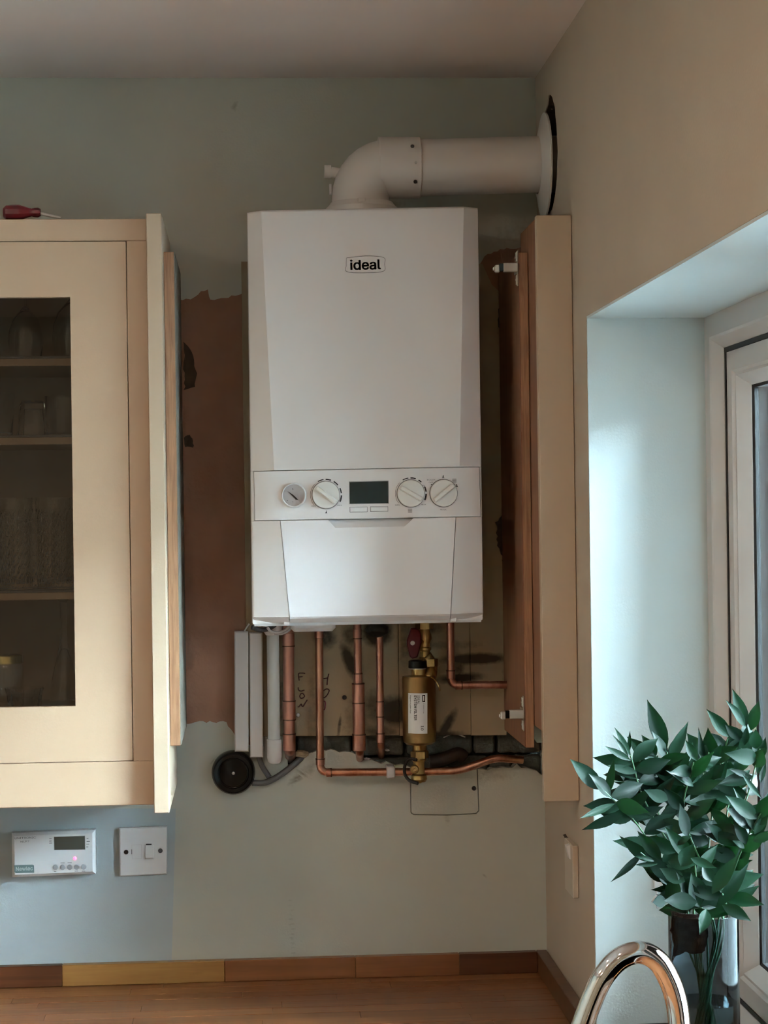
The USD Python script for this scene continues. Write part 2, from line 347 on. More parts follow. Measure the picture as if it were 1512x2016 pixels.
w.add('grey_paint_patch', on_y(Polygon(XZ([(-1500, 1590), (346, 1592), (338, 1895), (-1500, 1940)], 0)), -.0003, .002), 'old_paint', label='older bluish grey paint below the cabinet')
# ragged filler along the cupboard side
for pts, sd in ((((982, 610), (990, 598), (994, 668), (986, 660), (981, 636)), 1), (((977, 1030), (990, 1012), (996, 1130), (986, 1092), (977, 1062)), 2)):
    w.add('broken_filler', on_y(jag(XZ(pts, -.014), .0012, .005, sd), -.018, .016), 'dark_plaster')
w.add('drilled_hole', lathe([(0, 0), (.0042, 0), (.0042, .0012), (.0034, .0016), (0, .0008)], 14, P(933, 1552, y=-.0002), 'y'), 'ink')
w.done()

# tan backing boards behind the boiler
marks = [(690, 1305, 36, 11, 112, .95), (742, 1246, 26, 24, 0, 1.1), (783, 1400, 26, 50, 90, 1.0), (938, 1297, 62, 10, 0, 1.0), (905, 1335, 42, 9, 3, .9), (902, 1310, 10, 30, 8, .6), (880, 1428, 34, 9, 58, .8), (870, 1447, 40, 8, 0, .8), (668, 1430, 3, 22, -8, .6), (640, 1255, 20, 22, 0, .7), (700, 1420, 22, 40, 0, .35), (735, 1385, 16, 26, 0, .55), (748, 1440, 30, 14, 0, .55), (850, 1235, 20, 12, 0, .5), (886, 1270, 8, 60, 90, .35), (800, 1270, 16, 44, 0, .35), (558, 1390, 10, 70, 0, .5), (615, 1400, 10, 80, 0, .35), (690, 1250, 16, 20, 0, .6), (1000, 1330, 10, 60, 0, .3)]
bd = Thing('backing_board', 'tan stained backing boards fixed to the wall behind the boiler', 'board')
SEAM = [474, 774, 915, 1010]
for i in range(3):
    a, b = SEAM[i], SEAM[i + 1]
    top = [(a + 1.0, 515), (b + .6, 515)] if i < 2 else [(a + 1., 515), (950, 520), (968, 560), (1000, 590)]
    pts = top + [(b + 12.2 - (0 if i < 2 else 22), 1448 - i), (a + 13, 1450 - i)]
    if i == 2: pts = top + [(997, 1447), (a + 13, 1448)]
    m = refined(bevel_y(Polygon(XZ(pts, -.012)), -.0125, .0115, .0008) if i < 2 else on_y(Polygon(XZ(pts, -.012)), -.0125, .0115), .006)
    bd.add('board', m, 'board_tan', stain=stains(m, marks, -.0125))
for px, py, rr in ((678, 1373, .0042),):
    bd.add('drilled_hole', lathe([(0, 0), (rr, 0), (rr, .001), (rr * .8, .0014), (0, .0006)], 14, P(px, py, y=-.0125), 'y'), 'ink')
bd.add('wall_plug', trimesh.creation.icosphere(2, .0036).apply_translation(P(587, 1408, y=-.0145)), 'white_plastic', True)
def stroke(pts, y=-.0131, r=.0011): return tube(spline([P(a, b, y=y) for a, b in pts], 6), r, 6)
o = (560, 1300); z = 10.8
def hw(*strokes): return cat(*[stroke([(o[0] + a / z, o[1] + b / z) for a, b in st]) for st in strokes])
bd.add('handwriting', hw([(440, 280), (370, 272), (300, 290), (312, 430)], [(305, 355), (345, 350), (385, 345)]), 'marker_ink', label='letter F in dark marker')
bd.add('handwriting', hw([(290, 575), (300, 630), (350, 655), (425, 632)]), 'marker_ink', label='letter L in dark marker')
bd.add('handwriting', hw([(350, 705), (325, 760), (350, 808), (400, 795), (425, 755), (390, 705), (350, 705)]), 'marker_ink', label='letter O in dark marker')
bd.add('handwriting', hw([(280, 990), (310, 985), (355, 930), (370, 970), (400, 975), (440, 910), (485, 840)]), 'marker_ink', label='letter W in dark marker')
bd.add('handwriting', hw([(945, 285), (915, 400), (905, 525)], [(915, 375), (870, 385), (780, 395)], [(770, 290), (765, 520)]), 'marker_ink', label='letter H in dark marker')
bd.add('handwriting', hw([(855, 625), (905, 608), (950, 635), (925, 710), (860, 785), (800, 770), (790, 690), (855, 625)]), 'marker_ink', label='letter O in dark marker')
bd.add('handwriting', hw([(800, 880), (850, 870), (870, 900), (865, 1000), (850, 1050)], [(850, 1050), (790, 1045)]), 'red_marker', label='red marker letter')
bd.done()

# right wall with window opening and the ragged flue hole
rw = Polygon([(ROOM_Y, 0), (0, 0), (0, CEIL), (ROOM_Y, CEIL)])
opening = sbox(WY, SILL, JY, LINT)
hole = jag([(HOLE_C[0] + .099 * math.cos(t) * (1.0 if math.cos(t) < 0 else .95), HOLE_C[1] - .006 + .097 * math.sin(t) + (.014 if 1.5 < t < 2.5 else 0)) for t in np.arange(0, 2 * math.pi, .16)], .0012, .008, 4)
t_ = Thing('wall_right', kind='structure', base=(0, 0, 0))
t_.add('painted_surface', cat(on_x(rw.difference(unary_union([opening, hole])), 0, .09), on_x(rw.difference(opening), .09, .22)), 'beige_paint')
t_.add('window_reveal', bx(0.0005, FX, JY - .004, JY + .001, SILL, LINT), 'reveal_paint', label='pale painted side of the window opening')
t_.add('window_reveal', bx(0.0005, FX, WY, JY - .004, LINT - .004, LINT + .001), 'reveal_paint', label='pale painted top of the window opening')
t_.add('window_reveal', bx(0.0005, FX, WY - .001, WY + .004, SILL, LINT), 'reveal_paint')
t_.add('hole_lining', cat(on_x(hole.buffer(.004).difference(hole.buffer(-.0005)), .002, .086), on_x(hole.buffer(.002), .0865, .003)), 'dark_plaster')  # dark lining: the shade inside the flue hole is put into its colour
t_.add('scuff', on_x(jag(YZ([(1107, 1643), (1113, 1642), (1126, 1657), (1122, 1659)], 0), .0006, .004, 8), -.0006, .0012), 'dark_plaster')
t_.done()
def shell(name, mesh, m):
    t = Thing(name, kind='structure', base=(0, 0, 0)); t.add('surface', mesh, m); return t.done()
shell('ceiling', bx(ROOM_X - .1, .3, ROOM_Y - .1, .2, CEIL, CEIL + .1), 'ceiling_paint')
shell('floor', bx(ROOM_X - .1, .3, ROOM_Y - .1, .2, -.1, 0), 'floor_tile')
shell('wall_left', bx(ROOM_X - .1, ROOM_X, ROOM_Y, .2, 0, CEIL), 'wall_paint')
shell('wall_front', bx(ROOM_X - .1, .3, ROOM_Y - .1, ROOM_Y, 0, CEIL), 'wall_paint')
shell('trim_1', bx(-.012, .31, WY, JY, SILL - .03, SILL, .003), 'upvc')

# window: outer frame, casement sash with glazing bead, panes
wn = Thing('window_1', kind='structure')
def ring(prof, y0, y1, z0, z1):
    """A mitred rectangular frame: prof = closed list of (inset, x) in the member's section."""
    pr_ = np.array(prof); n = len(pr_); v = []
    for yy, zz, sy, sz in ((y0, z0, 1, 1), (y1, z0, -1, 1), (y1, z1, -1, -1), (y0, z1, 1, -1)):
        v += [(x, yy + sy * i, zz + sz * i) for i, x in pr_]
    f = []
    for c in range(4):
        d = (c + 1) % 4
        for j in range(n):
            k = (j + 1) % n; f += [[c * n + j, c * n + k, d * n + k], [c * n + j, d * n + k, d * n + j]]
    m = trimesh.Trimesh(v, f, process=False); m.fix_normals(); return m
y0, y1 = WY + .004, JY - .004
wn.add('outer_frame', ring([(0, FX), (.034, FX), (.038, FX + .002), (.052, FX + .0185), (.052, FX + .08), (0, FX + .08)], y0, y1, SILL, LINT - .004), 'upvc')
mids = [y0 + (y1 - y0) / 3, y0 + (y1 - y0) * 2 / 3]
for mid in mids: wn.add('mullion', bx(FX + .003, FX + .078, mid - .03, mid + .03, SILL + .04, LINT - .05, .003), 'upvc')
for ya, yb in ((y0 + .060, mids[0] - .034), (mids[0] + .034, mids[1] - .034), (mids[1] + .034, y1 - .060)):
    k = wn.add('sash', ring([(0, FX + .021), (.030, FX + .021), (.034, FX + .026), (.038, FX + .026), (.054, FX + .046), (.054, FX + .078), (0, FX + .078)], ya, yb, SILL + .060, LINT - .064), 'upvc')
    wn.add('gasket', ring([(-.0078, FX + .0195), (-.0004, FX + .0195), (-.0004, FX + .04), (-.0078, FX + .04)], ya, yb, SILL + .060, LINT - .064), 'rubber', under=k)
    wn.add('gasket', ring([(.053, FX + .046), (.058, FX + .050), (.058, FX + .056), (.053, FX + .056)], ya, yb, SILL + .060, LINT - .064), 'rubber', under=k)
    wn.add('pane', bx(FX + .052, FX + .056, ya + .05, yb - .05, SILL + .060 + .05, LINT - .064 - .05), 'window_glass', under=k)
wn.done()

# outside: yard, boundary fence, outbuilding and an unseen wall holding back low sky
shell('ground', bx(.31, 14, -14, 10, -.3, -.2), 'outside_ground')
t = Thing('fence', 'weathered grey timber fence outside the window', 'fence')
for i in range(16):
    q = bx(.95 + i * .15, 1.09 + i * .15, 4.0 + .012 * (i % 2), 4.02 + .012 * (i % 2), -.2, 1.75 + .01 * (i % 3), .004); t.add('plank', q, 'fence_wood')
for zz in (.2, 1.4): t.add('rail', bx(.9, 3.38, 4.034, 4.08, zz, zz + .08), 'fence_wood')
t.done()
shell('boundary_wall', cat(bx(3.4, 3.65, -12, 9, -.2, 2.55), bx(3.37, 3.68, -12, 9, 2.55, 2.62, .01)), 'outside_brick')  # out of view, placed to block low sky and darken the upper reveal
t = Thing('outbuilding', 'grey rendered outbuilding beyond the window glass', 'building'); t.add('wall', bx(.32, 1.6, 1.6, 3.6, -.2, 2.6), 'outside_render'); t.add('roof', bx(.30, 1.75, 1.5, 3.7, 2.6, 2.72, .02), 'outside_ground'); t.done()

# recessed ceiling spots out of view, placed to light the room warmly
spots = [(-1.55, -1.75), (-.75, -2.55), (-1.75, -3.1), (-.9, -4.2), (-2.2, -2.3), (-2.35, -4.1)]
for i, (sx, sy) in enumerate(spots):
    t = Thing('ceiling_light', 'unseen recessed warm ceiling spotlight ' + ('nearest the boiler wall', 'nearest the window', 'on the left side of the room', 'farthest from the boiler wall', 'nearest the left wall', 'in the far left corner behind the camera')[i], 'lamp', group='unseen ceiling spotlights lighting the kitchen')
    t.add('bezel', lathe([(.034, 0), (.045, 0), (.045, .004), (.034, .006), (.034, 0)], 24, (sx, sy, CEIL - .006)), 'chrome', 30)
    t.done()
    L = UsdLux.DiskLight.Define(stage, t.path + '/bulb'); L.CreateRadiusAttr(.017); L.CreateColorAttr(LAMP_COLOR); L.CreateIntensityAttr(LAMP_POWER / (math.pi * .017 ** 2) / math.pi)
    L.AddTranslateOp().Set(Gf.Vec3d(0, 0, -.001))
print('setting built')

# ================================================================== WORKTOP
TOP = .911
t = Thing('worktop', 'oiled hardwood kitchen worktop of narrow glued staves below the boiler', 'worktop', base=(-1.2, -.3, TOP - .04))
t.add('slab', cat(bx(-2.7, -.001, -.62, -.002, TOP - .04, TOP - .006), bx(-.62, -.001, -2.9, -.62, TOP - .04, TOP - .006), bx(-.62, -.001, -2.9, -.40, TOP - .006, TOP), bx(-2.7, -1.25, -.62, -.002, TOP - .006, TOP)), 'oak_mid')
edges = [-.4, -.352, -.309, -.265, -.224, -.181, -.139, -.098, -.056, -.012]
r2 = random.Random(21)
for i, (a, b) in enumerate(zip(edges, edges[1:])):
    xs = [-1.25]
    while xs[-1] < -.01: xs.append(min(-.001, xs[-1] + r2.uniform(.22, .52)))
    if len(xs) > 2 and xs[-1] - xs[-2] < .08: xs.pop(-2)
    for c, d in zip(xs, xs[1:]):
        t.add('stave', bx(c + .0002, d - .0002, a + .0002, b - .0002, TOP - .006, TOP + r2.uniform(-.0002, .0002), .0006), r2.choice(['oak_mid', 'oak_warm', 'oak_mid', 'oak_warm', 'oak_mid']))
t.add('stave', bx(-1.25, -.001, -.012, -.002, TOP - .006, TOP, .0006), 'oak_mid')
t.done()
UZ = TOP + .0385
t = Thing('upstand', 'low oiled wood upstand along the back wall with one pale stave', 'upstand')
cuts = [(-2.7, 'oak_mid')] + [(P(a, 1900, y=-.02)[0], m) for a, m in ((-40, 'oak_dark'), (122, 'oak_light'), (442, 'oak_mid'), (700, 'oak_mid'), (905, 'oak_dark'))]
for (a, m), b in zip(cuts, [c[0] for c in cuts[1:]] + [-.0205]):
    t.add('stave', bx(a + .0001, b - .0001, -.02, -.0012, TOP, UZ, .0012), m)
t.done()
t = Thing('upstand', 'short dark wood upstand along the right wall into the corner', 'upstand')
t.add('stave', bx(-.0202, -.0008, -.50, -.0012, TOP, UZ, .0012), 'oak_dark'); t.done()

# ================================================================== LEFT WALL CABINET
FY, PY = -.340, -.366        # planes of the face frame and of the end panel's front edge
def zx(px, py, y): p = P(px, py, y=y); return p[0], p[2]
ctop = P(140, 431, y=FY)[2]; cbot = P(140, 1588, y=FY)[2]; xr = P(292, 1000, y=FY)[0]; XL = xr - .60
st_x = P(254.5, 1000, y=FY)[0]                      # inner edge of the right stile
dtop, dbot = P(130, 476, y=FY)[2], P(130, 1500, y=FY)[2]
gx, gtop, gbot = P(143.5, 1000, y=FY)[0], P(70, 585, y=FY)[2], P(70, 1392, y=FY)[2]
dl = XL + .04; gl = dl + (st_x - gx)
pan_l = P(295.5, 1010, y=PY)[0]; xr = pan_l - .0003; XL = xr - .60; dl = XL + .04; gl = dl + (st_x - gx)
FLOOR_IN = P(70, 1402, y=-.25)[2]
c = Thing('wall_cabinet', 'cream painted wall cabinet with glazed door full of glasses', 'cabinet')
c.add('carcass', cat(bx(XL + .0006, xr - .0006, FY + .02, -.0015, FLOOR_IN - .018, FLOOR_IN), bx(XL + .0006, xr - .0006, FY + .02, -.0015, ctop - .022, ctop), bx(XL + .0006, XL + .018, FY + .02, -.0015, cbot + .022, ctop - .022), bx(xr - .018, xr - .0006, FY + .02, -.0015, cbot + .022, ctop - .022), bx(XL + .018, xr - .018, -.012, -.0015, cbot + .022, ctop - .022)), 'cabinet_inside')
c.add('top_rail', bx(XL, xr - .0005, FY, FY + .02, dtop + .0014, ctop, .0012), 'cream_paint')
c.add('bottom_rail', bx(XL, xr - .0005, FY, FY + .02, cbot, dbot - .0012, .0012), 'cream_paint')
c.add('stile', bx(st_x + .0012, xr - .0005, FY, FY + .02, dbot - .0012, dtop + .0014, .0008), 'cream_paint')
c.add('stile', bx(XL, dl - .0012, FY, FY + .02, dbot - .0012, dtop + .0014, .0008), 'cream_paint')
dfr = Polygon([(dl, dbot), (st_x, dbot), (st_x, dtop), (dl, dtop)]).difference(Polygon([(gl, gbot), (gx, gbot), (gx, gtop), (gl, gtop)]))
d = c.add('door', on_y(dfr, FY + .0004, .019), 'cream_paint')
c.add('pane', bx(gl - .006, gx + .006, FY + .012, FY + .016, gbot - .006, gtop + .006), 'cabinet_glass', under=d)
pt, pb = P(305, 419.5, y=PY)[2], P(315, 1601, y=PY)[2]
xa0, xa1 = P(305, 1000, y=PY)[0], 0
pan_l, pan_r = P(295.5, 1010, y=PY)[0], P(325.5, 1010, y=PY)[0]
xr2 = min(xr, pan_l)
c.add('end_panel', bx(pan_l, pan_r, PY, -.0015, pb, pt, .0012), 'ivory_paint', label='deeper ivory end panel')
bt, bb = P(335, 496, y=-.30)[2], P(342, 1468, y=-.30)[2]
bat_r = P(360.5, 1000, y=0)[0]
k = c.add('side_board', bx(pan_r + .0004, bat_r, -.302, -.0025, bb, bt, .0006), 'raw_pine', label='bare pine board on the outside of the end panel')
c.add('board_face', bx(bat_r - .0002, bat_r + .0012, -.3015, -.0025, bb + .001, bt - .001), 'dull_face', under=k, label='pale facing of the board')
SH = [P(70, 701, y=FY + .03)[2], P(70, 856, y=FY + .03)[2], P(70, 1162, y=FY + .03)[2]]
for i, zt in enumerate(SH):
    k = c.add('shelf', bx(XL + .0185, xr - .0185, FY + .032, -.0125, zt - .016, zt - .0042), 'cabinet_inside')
    c.add('edge_strip', bx(XL + .0185, xr - .0185, FY + .030, -.0125, zt - .0042, zt, .0006), 'dark_grey', under=k, label='thin dark glass top of the shelf')
c.done()
# ---- glassware
def wine(name, label, prof, px, y, z, flip, group=None, n=28):
    """A stemmed glass (profile of its outline from foot to rim, wall thickness already in it)."""
    x = P(px, 1000, y=y)[0]; pr = [(r, (prof[-1][1] if 0 else 0) + h) for r, h in prof]; H = max(h for _, h in pr)
    if flip: pr = [(r, H - h) for r, h in pr][::-1]
    t = Thing(name, label, 'glass', group); t.add('bowl_and_stem', lathe([(r, h) for r, h in pr], n, (x, y, z + .0003)), 'glass', 35); return t.done()
GOBLET = [(0, 0), (.034, 0), (.034, .002), (.008, .006), (.004, .012), (.004, .075), (.012, .084), (.030, .102), (.039, .125), (.0405, .150), (.037, .182), (.0355, .182), (.039, .150), (.0375, .126), (.0285, .104), (.010, .087), (0, .085)]
wine('wine_glass', 'upturned wine glass with round bowl on the top cabinet shelf', [(r * .72, h * .84) for r, h in GOBLET], 55, -.24, SH[0], True)
wine('wine_glass', 'partly hidden upturned wine glass beside the door frame on the top shelf', [(r * .88, h * .98) for r, h in GOBLET], 149, -.24, SH[0], True)
t = Thing('whisky_tumbler', 'squat upturned tumbler with a bright glint on the middle shelf', 'glass')
t.add('body', lathe([(0, .060), (.018, .060), (.021, .055), (.026, .002), (.026, 0), (.0242, 0), (.0232, .02), (.0195, .046), (0, .048)], 12, (P(66, 1000, y=-.24)[0], -.24, SH[1] + .0003)), 'glass', False); t.done()
t = Thing('whisky_tumbler', 'shadowy tumbler at the left edge of the middle shelf', 'glass')
t.add('body', lathe([(0, 0), (.030, 0), (.035, .076), (.0335, .076), (.029, .008), (0, .008)], 24, (P(-8, 1000, y=-.2)[0], -.2, SH[1] + .0003)), 'glass', 30); t.done()
t = Thing('whisky_tumbler', 'shadowy tumbler beside the door frame on the middle shelf', 'glass')
t.add('body', lathe([(0, 0), (.028, 0), (.033, .072), (.0315, .072), (.027, .008), (0, .008)], 24, (P(128, 1000, y=-.16)[0], -.16, SH[1] + .0003)), 'glass', 30); t.done()
def crystal(seed):
    """Cut tumbler: diamond facets pressed into the outside wall."""
    n, rows, H, R = 44, 18, .154, .0312; v, f = [], []
    for i in range(rows):
        h = H * i / (rows - 1)
        for j in range(n):
            a = 2 * math.pi * (j + .5 * (i % 2)) / n; r = (R - .002 + .003 * h / H) * (1 - (.075 if (i + j) % 2 and 1 < i < rows - 3 else 0)); v.append((r * math.cos(a), r * math.sin(a), h))
    for i in range(rows):
        h = H - (H - .012) * i / (rows - 1)
        for j in range(n):
            a = 2 * math.pi * j / n; r = R - .0035 - .002 * i / rows; v.append((r * math.cos(a), r * math.sin(a), h))
    for i in range(2 * rows - 1):
        for j in range(n):
            k = (j + 1) % n; f += [[i * n + j, i * n + k, (i + 1) * n + k], [i * n + j, (i + 1) * n + k, (i + 1) * n + j]]
    b, e = len(v), len(v) + 1; v += [(0, 0, 0), (0, 0, .012)]; l = (2 * rows - 1) * n
    for j in range(n):
        k = (j + 1) % n; f += [[b, k, j], [e, l + j, l + k]]
    return trimesh.Trimesh(np.array(v), f, process=False)
G3 = 'cut crystal highball tumblers on the lower shelf'
t = Thing('crystal_tumbler', 'front cut crystal tumbler at the left edge of the lower shelf', 'glass', G3)
m = crystal(1); px0 = P(28, 1000, y=-.25)[0]; m.apply_translation((px0, -.25, SH[2] + .0003)); t.add('cut_glass_body', m, 'glass', False); cr = t.done()
copy(cr, (P(106, 1000, y=-.25)[0], -.25, SH[2] + .0003), 17, 'front cut crystal tumbler nearest the door frame with the brightest sparkle')
copy(cr, (P(68, 1000, y=-.15)[0], -.15, SH[2] + .0003), 31, 'cut crystal tumbler in the back row between the two front tumblers')
copy(cr, (P(148, 1000, y=-.16)[0], -.16, SH[2] + .0003), 8, 'cut crystal tumbler in the back row half behind the door frame')
FLUTE = [(0, 0), (.036, 0), (.036, .002), (.012, .005), (.0055, .014), (.0048, .06), (.0058, .085), (.012, .115), (.019, .150), (.0235, .185), (.0225, .214), (.0212, .214), (.022, .185), (.0172, .150), (.010, .117), (.004, .1), (0, .098)]
wine('champagne_flute', 'tall upturned champagne flute standing on the cabinet floor', [(r * 1.05, h * .92) for r, h in FLUTE], 122, -.24, FLOOR_IN, True)
t = Thing('jar', 'small glass jar with a gold screw lid on the cabinet floor', 'jar'); xj = P(10, 1000, y=-.22)[0]
t.add('body', lathe([(0, 0), (.026, 0), (.028, .004), (.028, .073), (.024, .081), (.0225, .081), (.0255, .073), (.0255, .006), (0, .006)], 24, (xj, -.22, FLOOR_IN + .0003)), 'glass', 35)
t.add('lid', lathe([(0, .0815), (.0265, .0815), (.0265, .094), (.025, .096), (0, .096)], 24, (xj, -.22, FLOOR_IN + .0003)), 'gold', 35); t.done()
t = Thing('glass_dish', 'low cut glass dish in front of the gold lidded jar', 'dish'); xj = P(42, 1000, y=-.285)[0]
t.add('body', lathe([(0, 0), (.022, 0), (.030, .016), (.0295, .030), (.033, .044), (.0315, .044), (.027, .03), (.021, .006), (0, .006)], 14, (xj, -.28, FLOOR_IN + .0003)), 'glass', False); t.done()

# screwdriver lying on the cabinet
sz = ctop + .0132; SDY = -.324; q0, q1 = P(6, 415, y=SDY), P(80, 415, y=SDY); xs0, xs1 = q0[0], q1[0]; L = xs1 - xs0
t = Thing('screwdriver', 'stubby red handled screwdriver lying on top of the cabinet', 'screwdriver')
prof = [(0, 0), (.008, .0005), (.0122, .005), (.0132, .014), (.0130, .026), (.0112, L * .52), (.0078, L * .68), (.0066, L * .76), (.0078, L * .84), (.0082, L * .93), (.006, L), (0, L)]
m = lathe(prof, 10, (0, 0, 0)); v = m.vertices; m.vertices = np.stack([xs0 + v[:, 2], SDY + v[:, 1], sz + v[:, 0]], 1); t.add('handle', m, 'red_plastic', 30)
t.add('shaft', tube([(xs1 - .004, SDY, sz - .001), (xs1 + .033, SDY, sz - .0090)], [.0028, .0024], 10), 'nickel', True); t.done()

# ================================================================== RIGHT FILLER AND CUPBOARD SIDE
RY = -.40
t = Thing('filler_panel', 'tall ivory filler panel fixed against the right wall', 'panel')
pl = P(1063.5, 1000, y=RY)[0]; z1, z0 = P(1095, 423.5, y=RY)[2], P(1100, 1577.5, y=RY)[2]
t.add('front', bx(pl, -.0008, RY, RY + .02, z0, z1, .001), 'ivory_paint')
t.add('return_board', bx(pl + .0006, pl + .0165, RY + .0202, -.2, P(1060, 1442, y=RY)[2], z1 - .003, .0006), 'red_wood', label='reddish bare wood back of the panel'); t.done()
sx = -.0735; bx1 = P(1053.5, 1000, y=-.295)[0]
t = Thing('cupboard_side', 'bare wood side of the old boiler cupboard with two concealed hinges', 'board')
t.add('board', bx(sx, min(bx1, pl - .0005 + .0), -.295, -.0135, P(1040, 1472, y=-.295)[2], P(1035, 497, y=-.295)[2], .0006), 'raw_pine')
t.add('inner_face', bx(sx - .0012, sx + .0002, -.2945, -.0135, P(1040, 1471, y=-.295)[2], P(1035, 498, y=-.295)[2]), 'red_wood', label='reddish inner face')
t.done()
def hinge(py, label):
    zc = P(1010, py, y=-.25)[2]; t = Thing('cabinet_hinge', label, 'hinge')
    x1 = sx - .0013
    t.add('mounting_plate', cat(bx(x1 - .0025, x1, -.292, -.250, zc - .008, zc + .008, .0008), bx(x1 - .0035, x1, -.288, -.276, zc + .011, zc + .028, .001), bx(x1 - .0035, x1, -.288, -.276, zc - .028, zc - .011, .001), bx(x1 - .0018, x1, -.287, -.278, zc - .03, zc + .03, .0005)), 'nickel')
    k = t.add('arm', cat(bx(x1 - .027, x1 - .0015, -.300, -.288, zc - .0075, zc + .0075, .0012)), 'nickel', label='hinge arm')
    t.add('slot', bx(x1 - .0335, x1 - .0262, -.2995, -.289, zc - .0065, zc + .0065, .0008), 'black_plastic', under=k)
    t.add('cup_end', cat(bx(x1 - .041, x1 - .033, -.299, -.288, zc - .0085, zc + .0045, .0015), bx(x1 - .044, x1 - .041, -.298, -.290, zc - .005, zc + .001, .001)), 'nickel', under=k)
    for dz in (.019, -.019): t.add('screw', lathe([(0, 0), (.0026, 0), (.0022, .0012), (0, .0014)], 10, (x1 - .0034, -.282, zc + dz), 'x'), 'nickel', True)
    t.done()
hinge(533, 'upper nickel concealed hinge on the bare cupboard side'); hinge(1401, 'lower nickel concealed hinge on the bare cupboard side near the pipes')

# ================================================================== BOILER
BY = -.285
def bp(px, py, y=BY): p = P(px, py, y=y); return np.array([p[0], p[2]])
def edgeL(py): return np.interp(py, [408, 1232], [486.0, 496.0])
def edgeR(py): return np.interp(py, [405, 1225], [944.5, 955.5])
def crL(py): return np.interp(py, [415, 600, 925, 1025, 1215], [514.5, 523, 540, 552, 570.5])
def crR(py): return np.interp(py, [412, 925, 1020, 1213], [913, 905, 897.5, 887])
def tilt(px, py): return py - (px - 720) * .0195          # the boiler hangs a hair out of level
def face_row(py, xl=None, xr=None, proud=0.0):
    """One row of the faceted front at picture row py (taken at the boiler's middle)."""
    row = []; eL, eR = edgeL(py), edgeR(py); ye, yc = -.266, BY - proud
    def pt(px, y): q = bp(px, tilt(px, py)); return (q[0], y, q[1])
    cols = [(eL, ye + .006), (eL + 1.5, ye + .0015), (eL + 5, ye - .001), (crL(py), yc), (crR(py), yc), (eR - 5, ye - .001), (eR - 1.5, ye + .0015), (eR, ye + .006)]
    if xl is not None:
        xs = [c_[0] for c_ in cols]; ys = [c_[1] for c_ in cols]
        A, B = xl(py), xr(py); cols = [(A, np.interp(A, xs, ys))] + [(np.clip(x, A, B), np.interp(np.clip(x, A, B), xs, ys)) for x in xs[1:-1]] + [(B, np.interp(B, xs, ys))]
    return [pt(a, b - (proud if xl is not None and 0 else 0)) for a, b in cols]
b = Thing('boiler', 'white wall hung gas boiler with a round edged front and control strip', 'boiler')
cor = [bp(488, tilt(488, 411)), bp(943, tilt(943, 411)), bp(953, tilt(953, 1226)), bp(498, tilt(498, 1226))]
b.add('casing', on_y(Polygon([tuple(q) for q in cor]), -.262, .2485), 'enamel')
# top of the front curves back
rows = []
for py, dy in ((408.5, .010), (410, .004), (413, .001), (418, 0)):
    r = face_row(py); rows.append([(x, y + dy, zz) for x, y, zz in r])
for py in (520, 620, 720, 820, 922.6): rows.append(face_row(py))
b.add('front_panel', sheet(rows, -.255), 'enamel', 24)
ctl = lambda py: np.interp(py, [925, 1021], [500, 502]); ctr = lambda py: np.interp(py, [925, 1021], [945.5, 948.5])
cp = b.add('control_panel', sheet([face_row(py, ctl, ctr) for py in (924.0, 926, 1019, 1020.6)], -.258), 'enamel', 24)
# narrow casing edges beside the control panel and cheeks beside the flap
for A, B, nm in ((edgeL, lambda p_: ctl(p_) - 1.0, 'l'), (lambda p_: ctr(p_) + 1.0, edgeR, 'r')):
    b.add('side_trim', sheet([face_row(py, A, B) for py in (922.9, 1021.6)], -.258), 'enamel', 24)
fl = lambda py: np.interp(py, [1022, 1215], [552.2, 570.7]); fr = lambda py: np.interp(py, [1022, 1215], [897, 886.8])
low = [1022, 1100, 1160, 1212]
def chamf(rows_):
    last = rows_[-1]; extra = [[(x, y + .003, zz - .003) for x, y, zz in last], [(x, y + .014, zz - .0105) for x, y, zz in last]]
    return rows_ + extra
b.add('lower_cheek', sheet(chamf([face_row(py, edgeL, lambda p_: fl(p_) - .9) for py in low]), -.25), 'enamel', 24)
b.add('lower_cheek', sheet(chamf([face_row(py, lambda p_: fr(p_) + .9, edgeR) for py in low]), -.25), 'enamel', 24)
# drop-down flap with its finger recess: built round the recess
rl, rr_ = (648, 812), (660, 796)
def fpt(px, py, y=BY): q = bp(px, tilt(px, py)); return (q[0], y, q[1])
def quad(a, b_, c_, d_): return [[a, b_], [d_, c_]]
f0 = sheet([[fpt(fl(py) + .2, py), fpt(fr(py) - .2, py)] for py in (1038, 1100, 1160, 1212)] + [[(x, y + .003, zz - .003) for x, y, zz in [fpt(fl(1212) + .2, 1212), fpt(fr(1212) - .2, 1212)]], [(x, y + .014, zz - .0105) for x, y, zz in [fpt(fl(1212) + .2, 1212), fpt(fr(1212) - .2, 1212)]]], -.25)
fa = sheet([[fpt(fl(1022) + .2, 1022), fpt(646, 1022)], [fpt(fl(1038) + .2, 1038), fpt(660, 1038)]], -.25)
fb = sheet([[fpt(814, 1022), fpt(fr(1022) - .2, 1022)], [fpt(796, 1038), fpt(fr(1038) - .2, 1038)]], -.25)
rec = sheet([[fpt(646, 1022, -.270), fpt(814, 1022, -.270)], [fpt(660, 1038, BY), fpt(796, 1038, BY)]], -.25)
b.add('flap', cat(f0, fa, fb, rec), 'enamel', False)
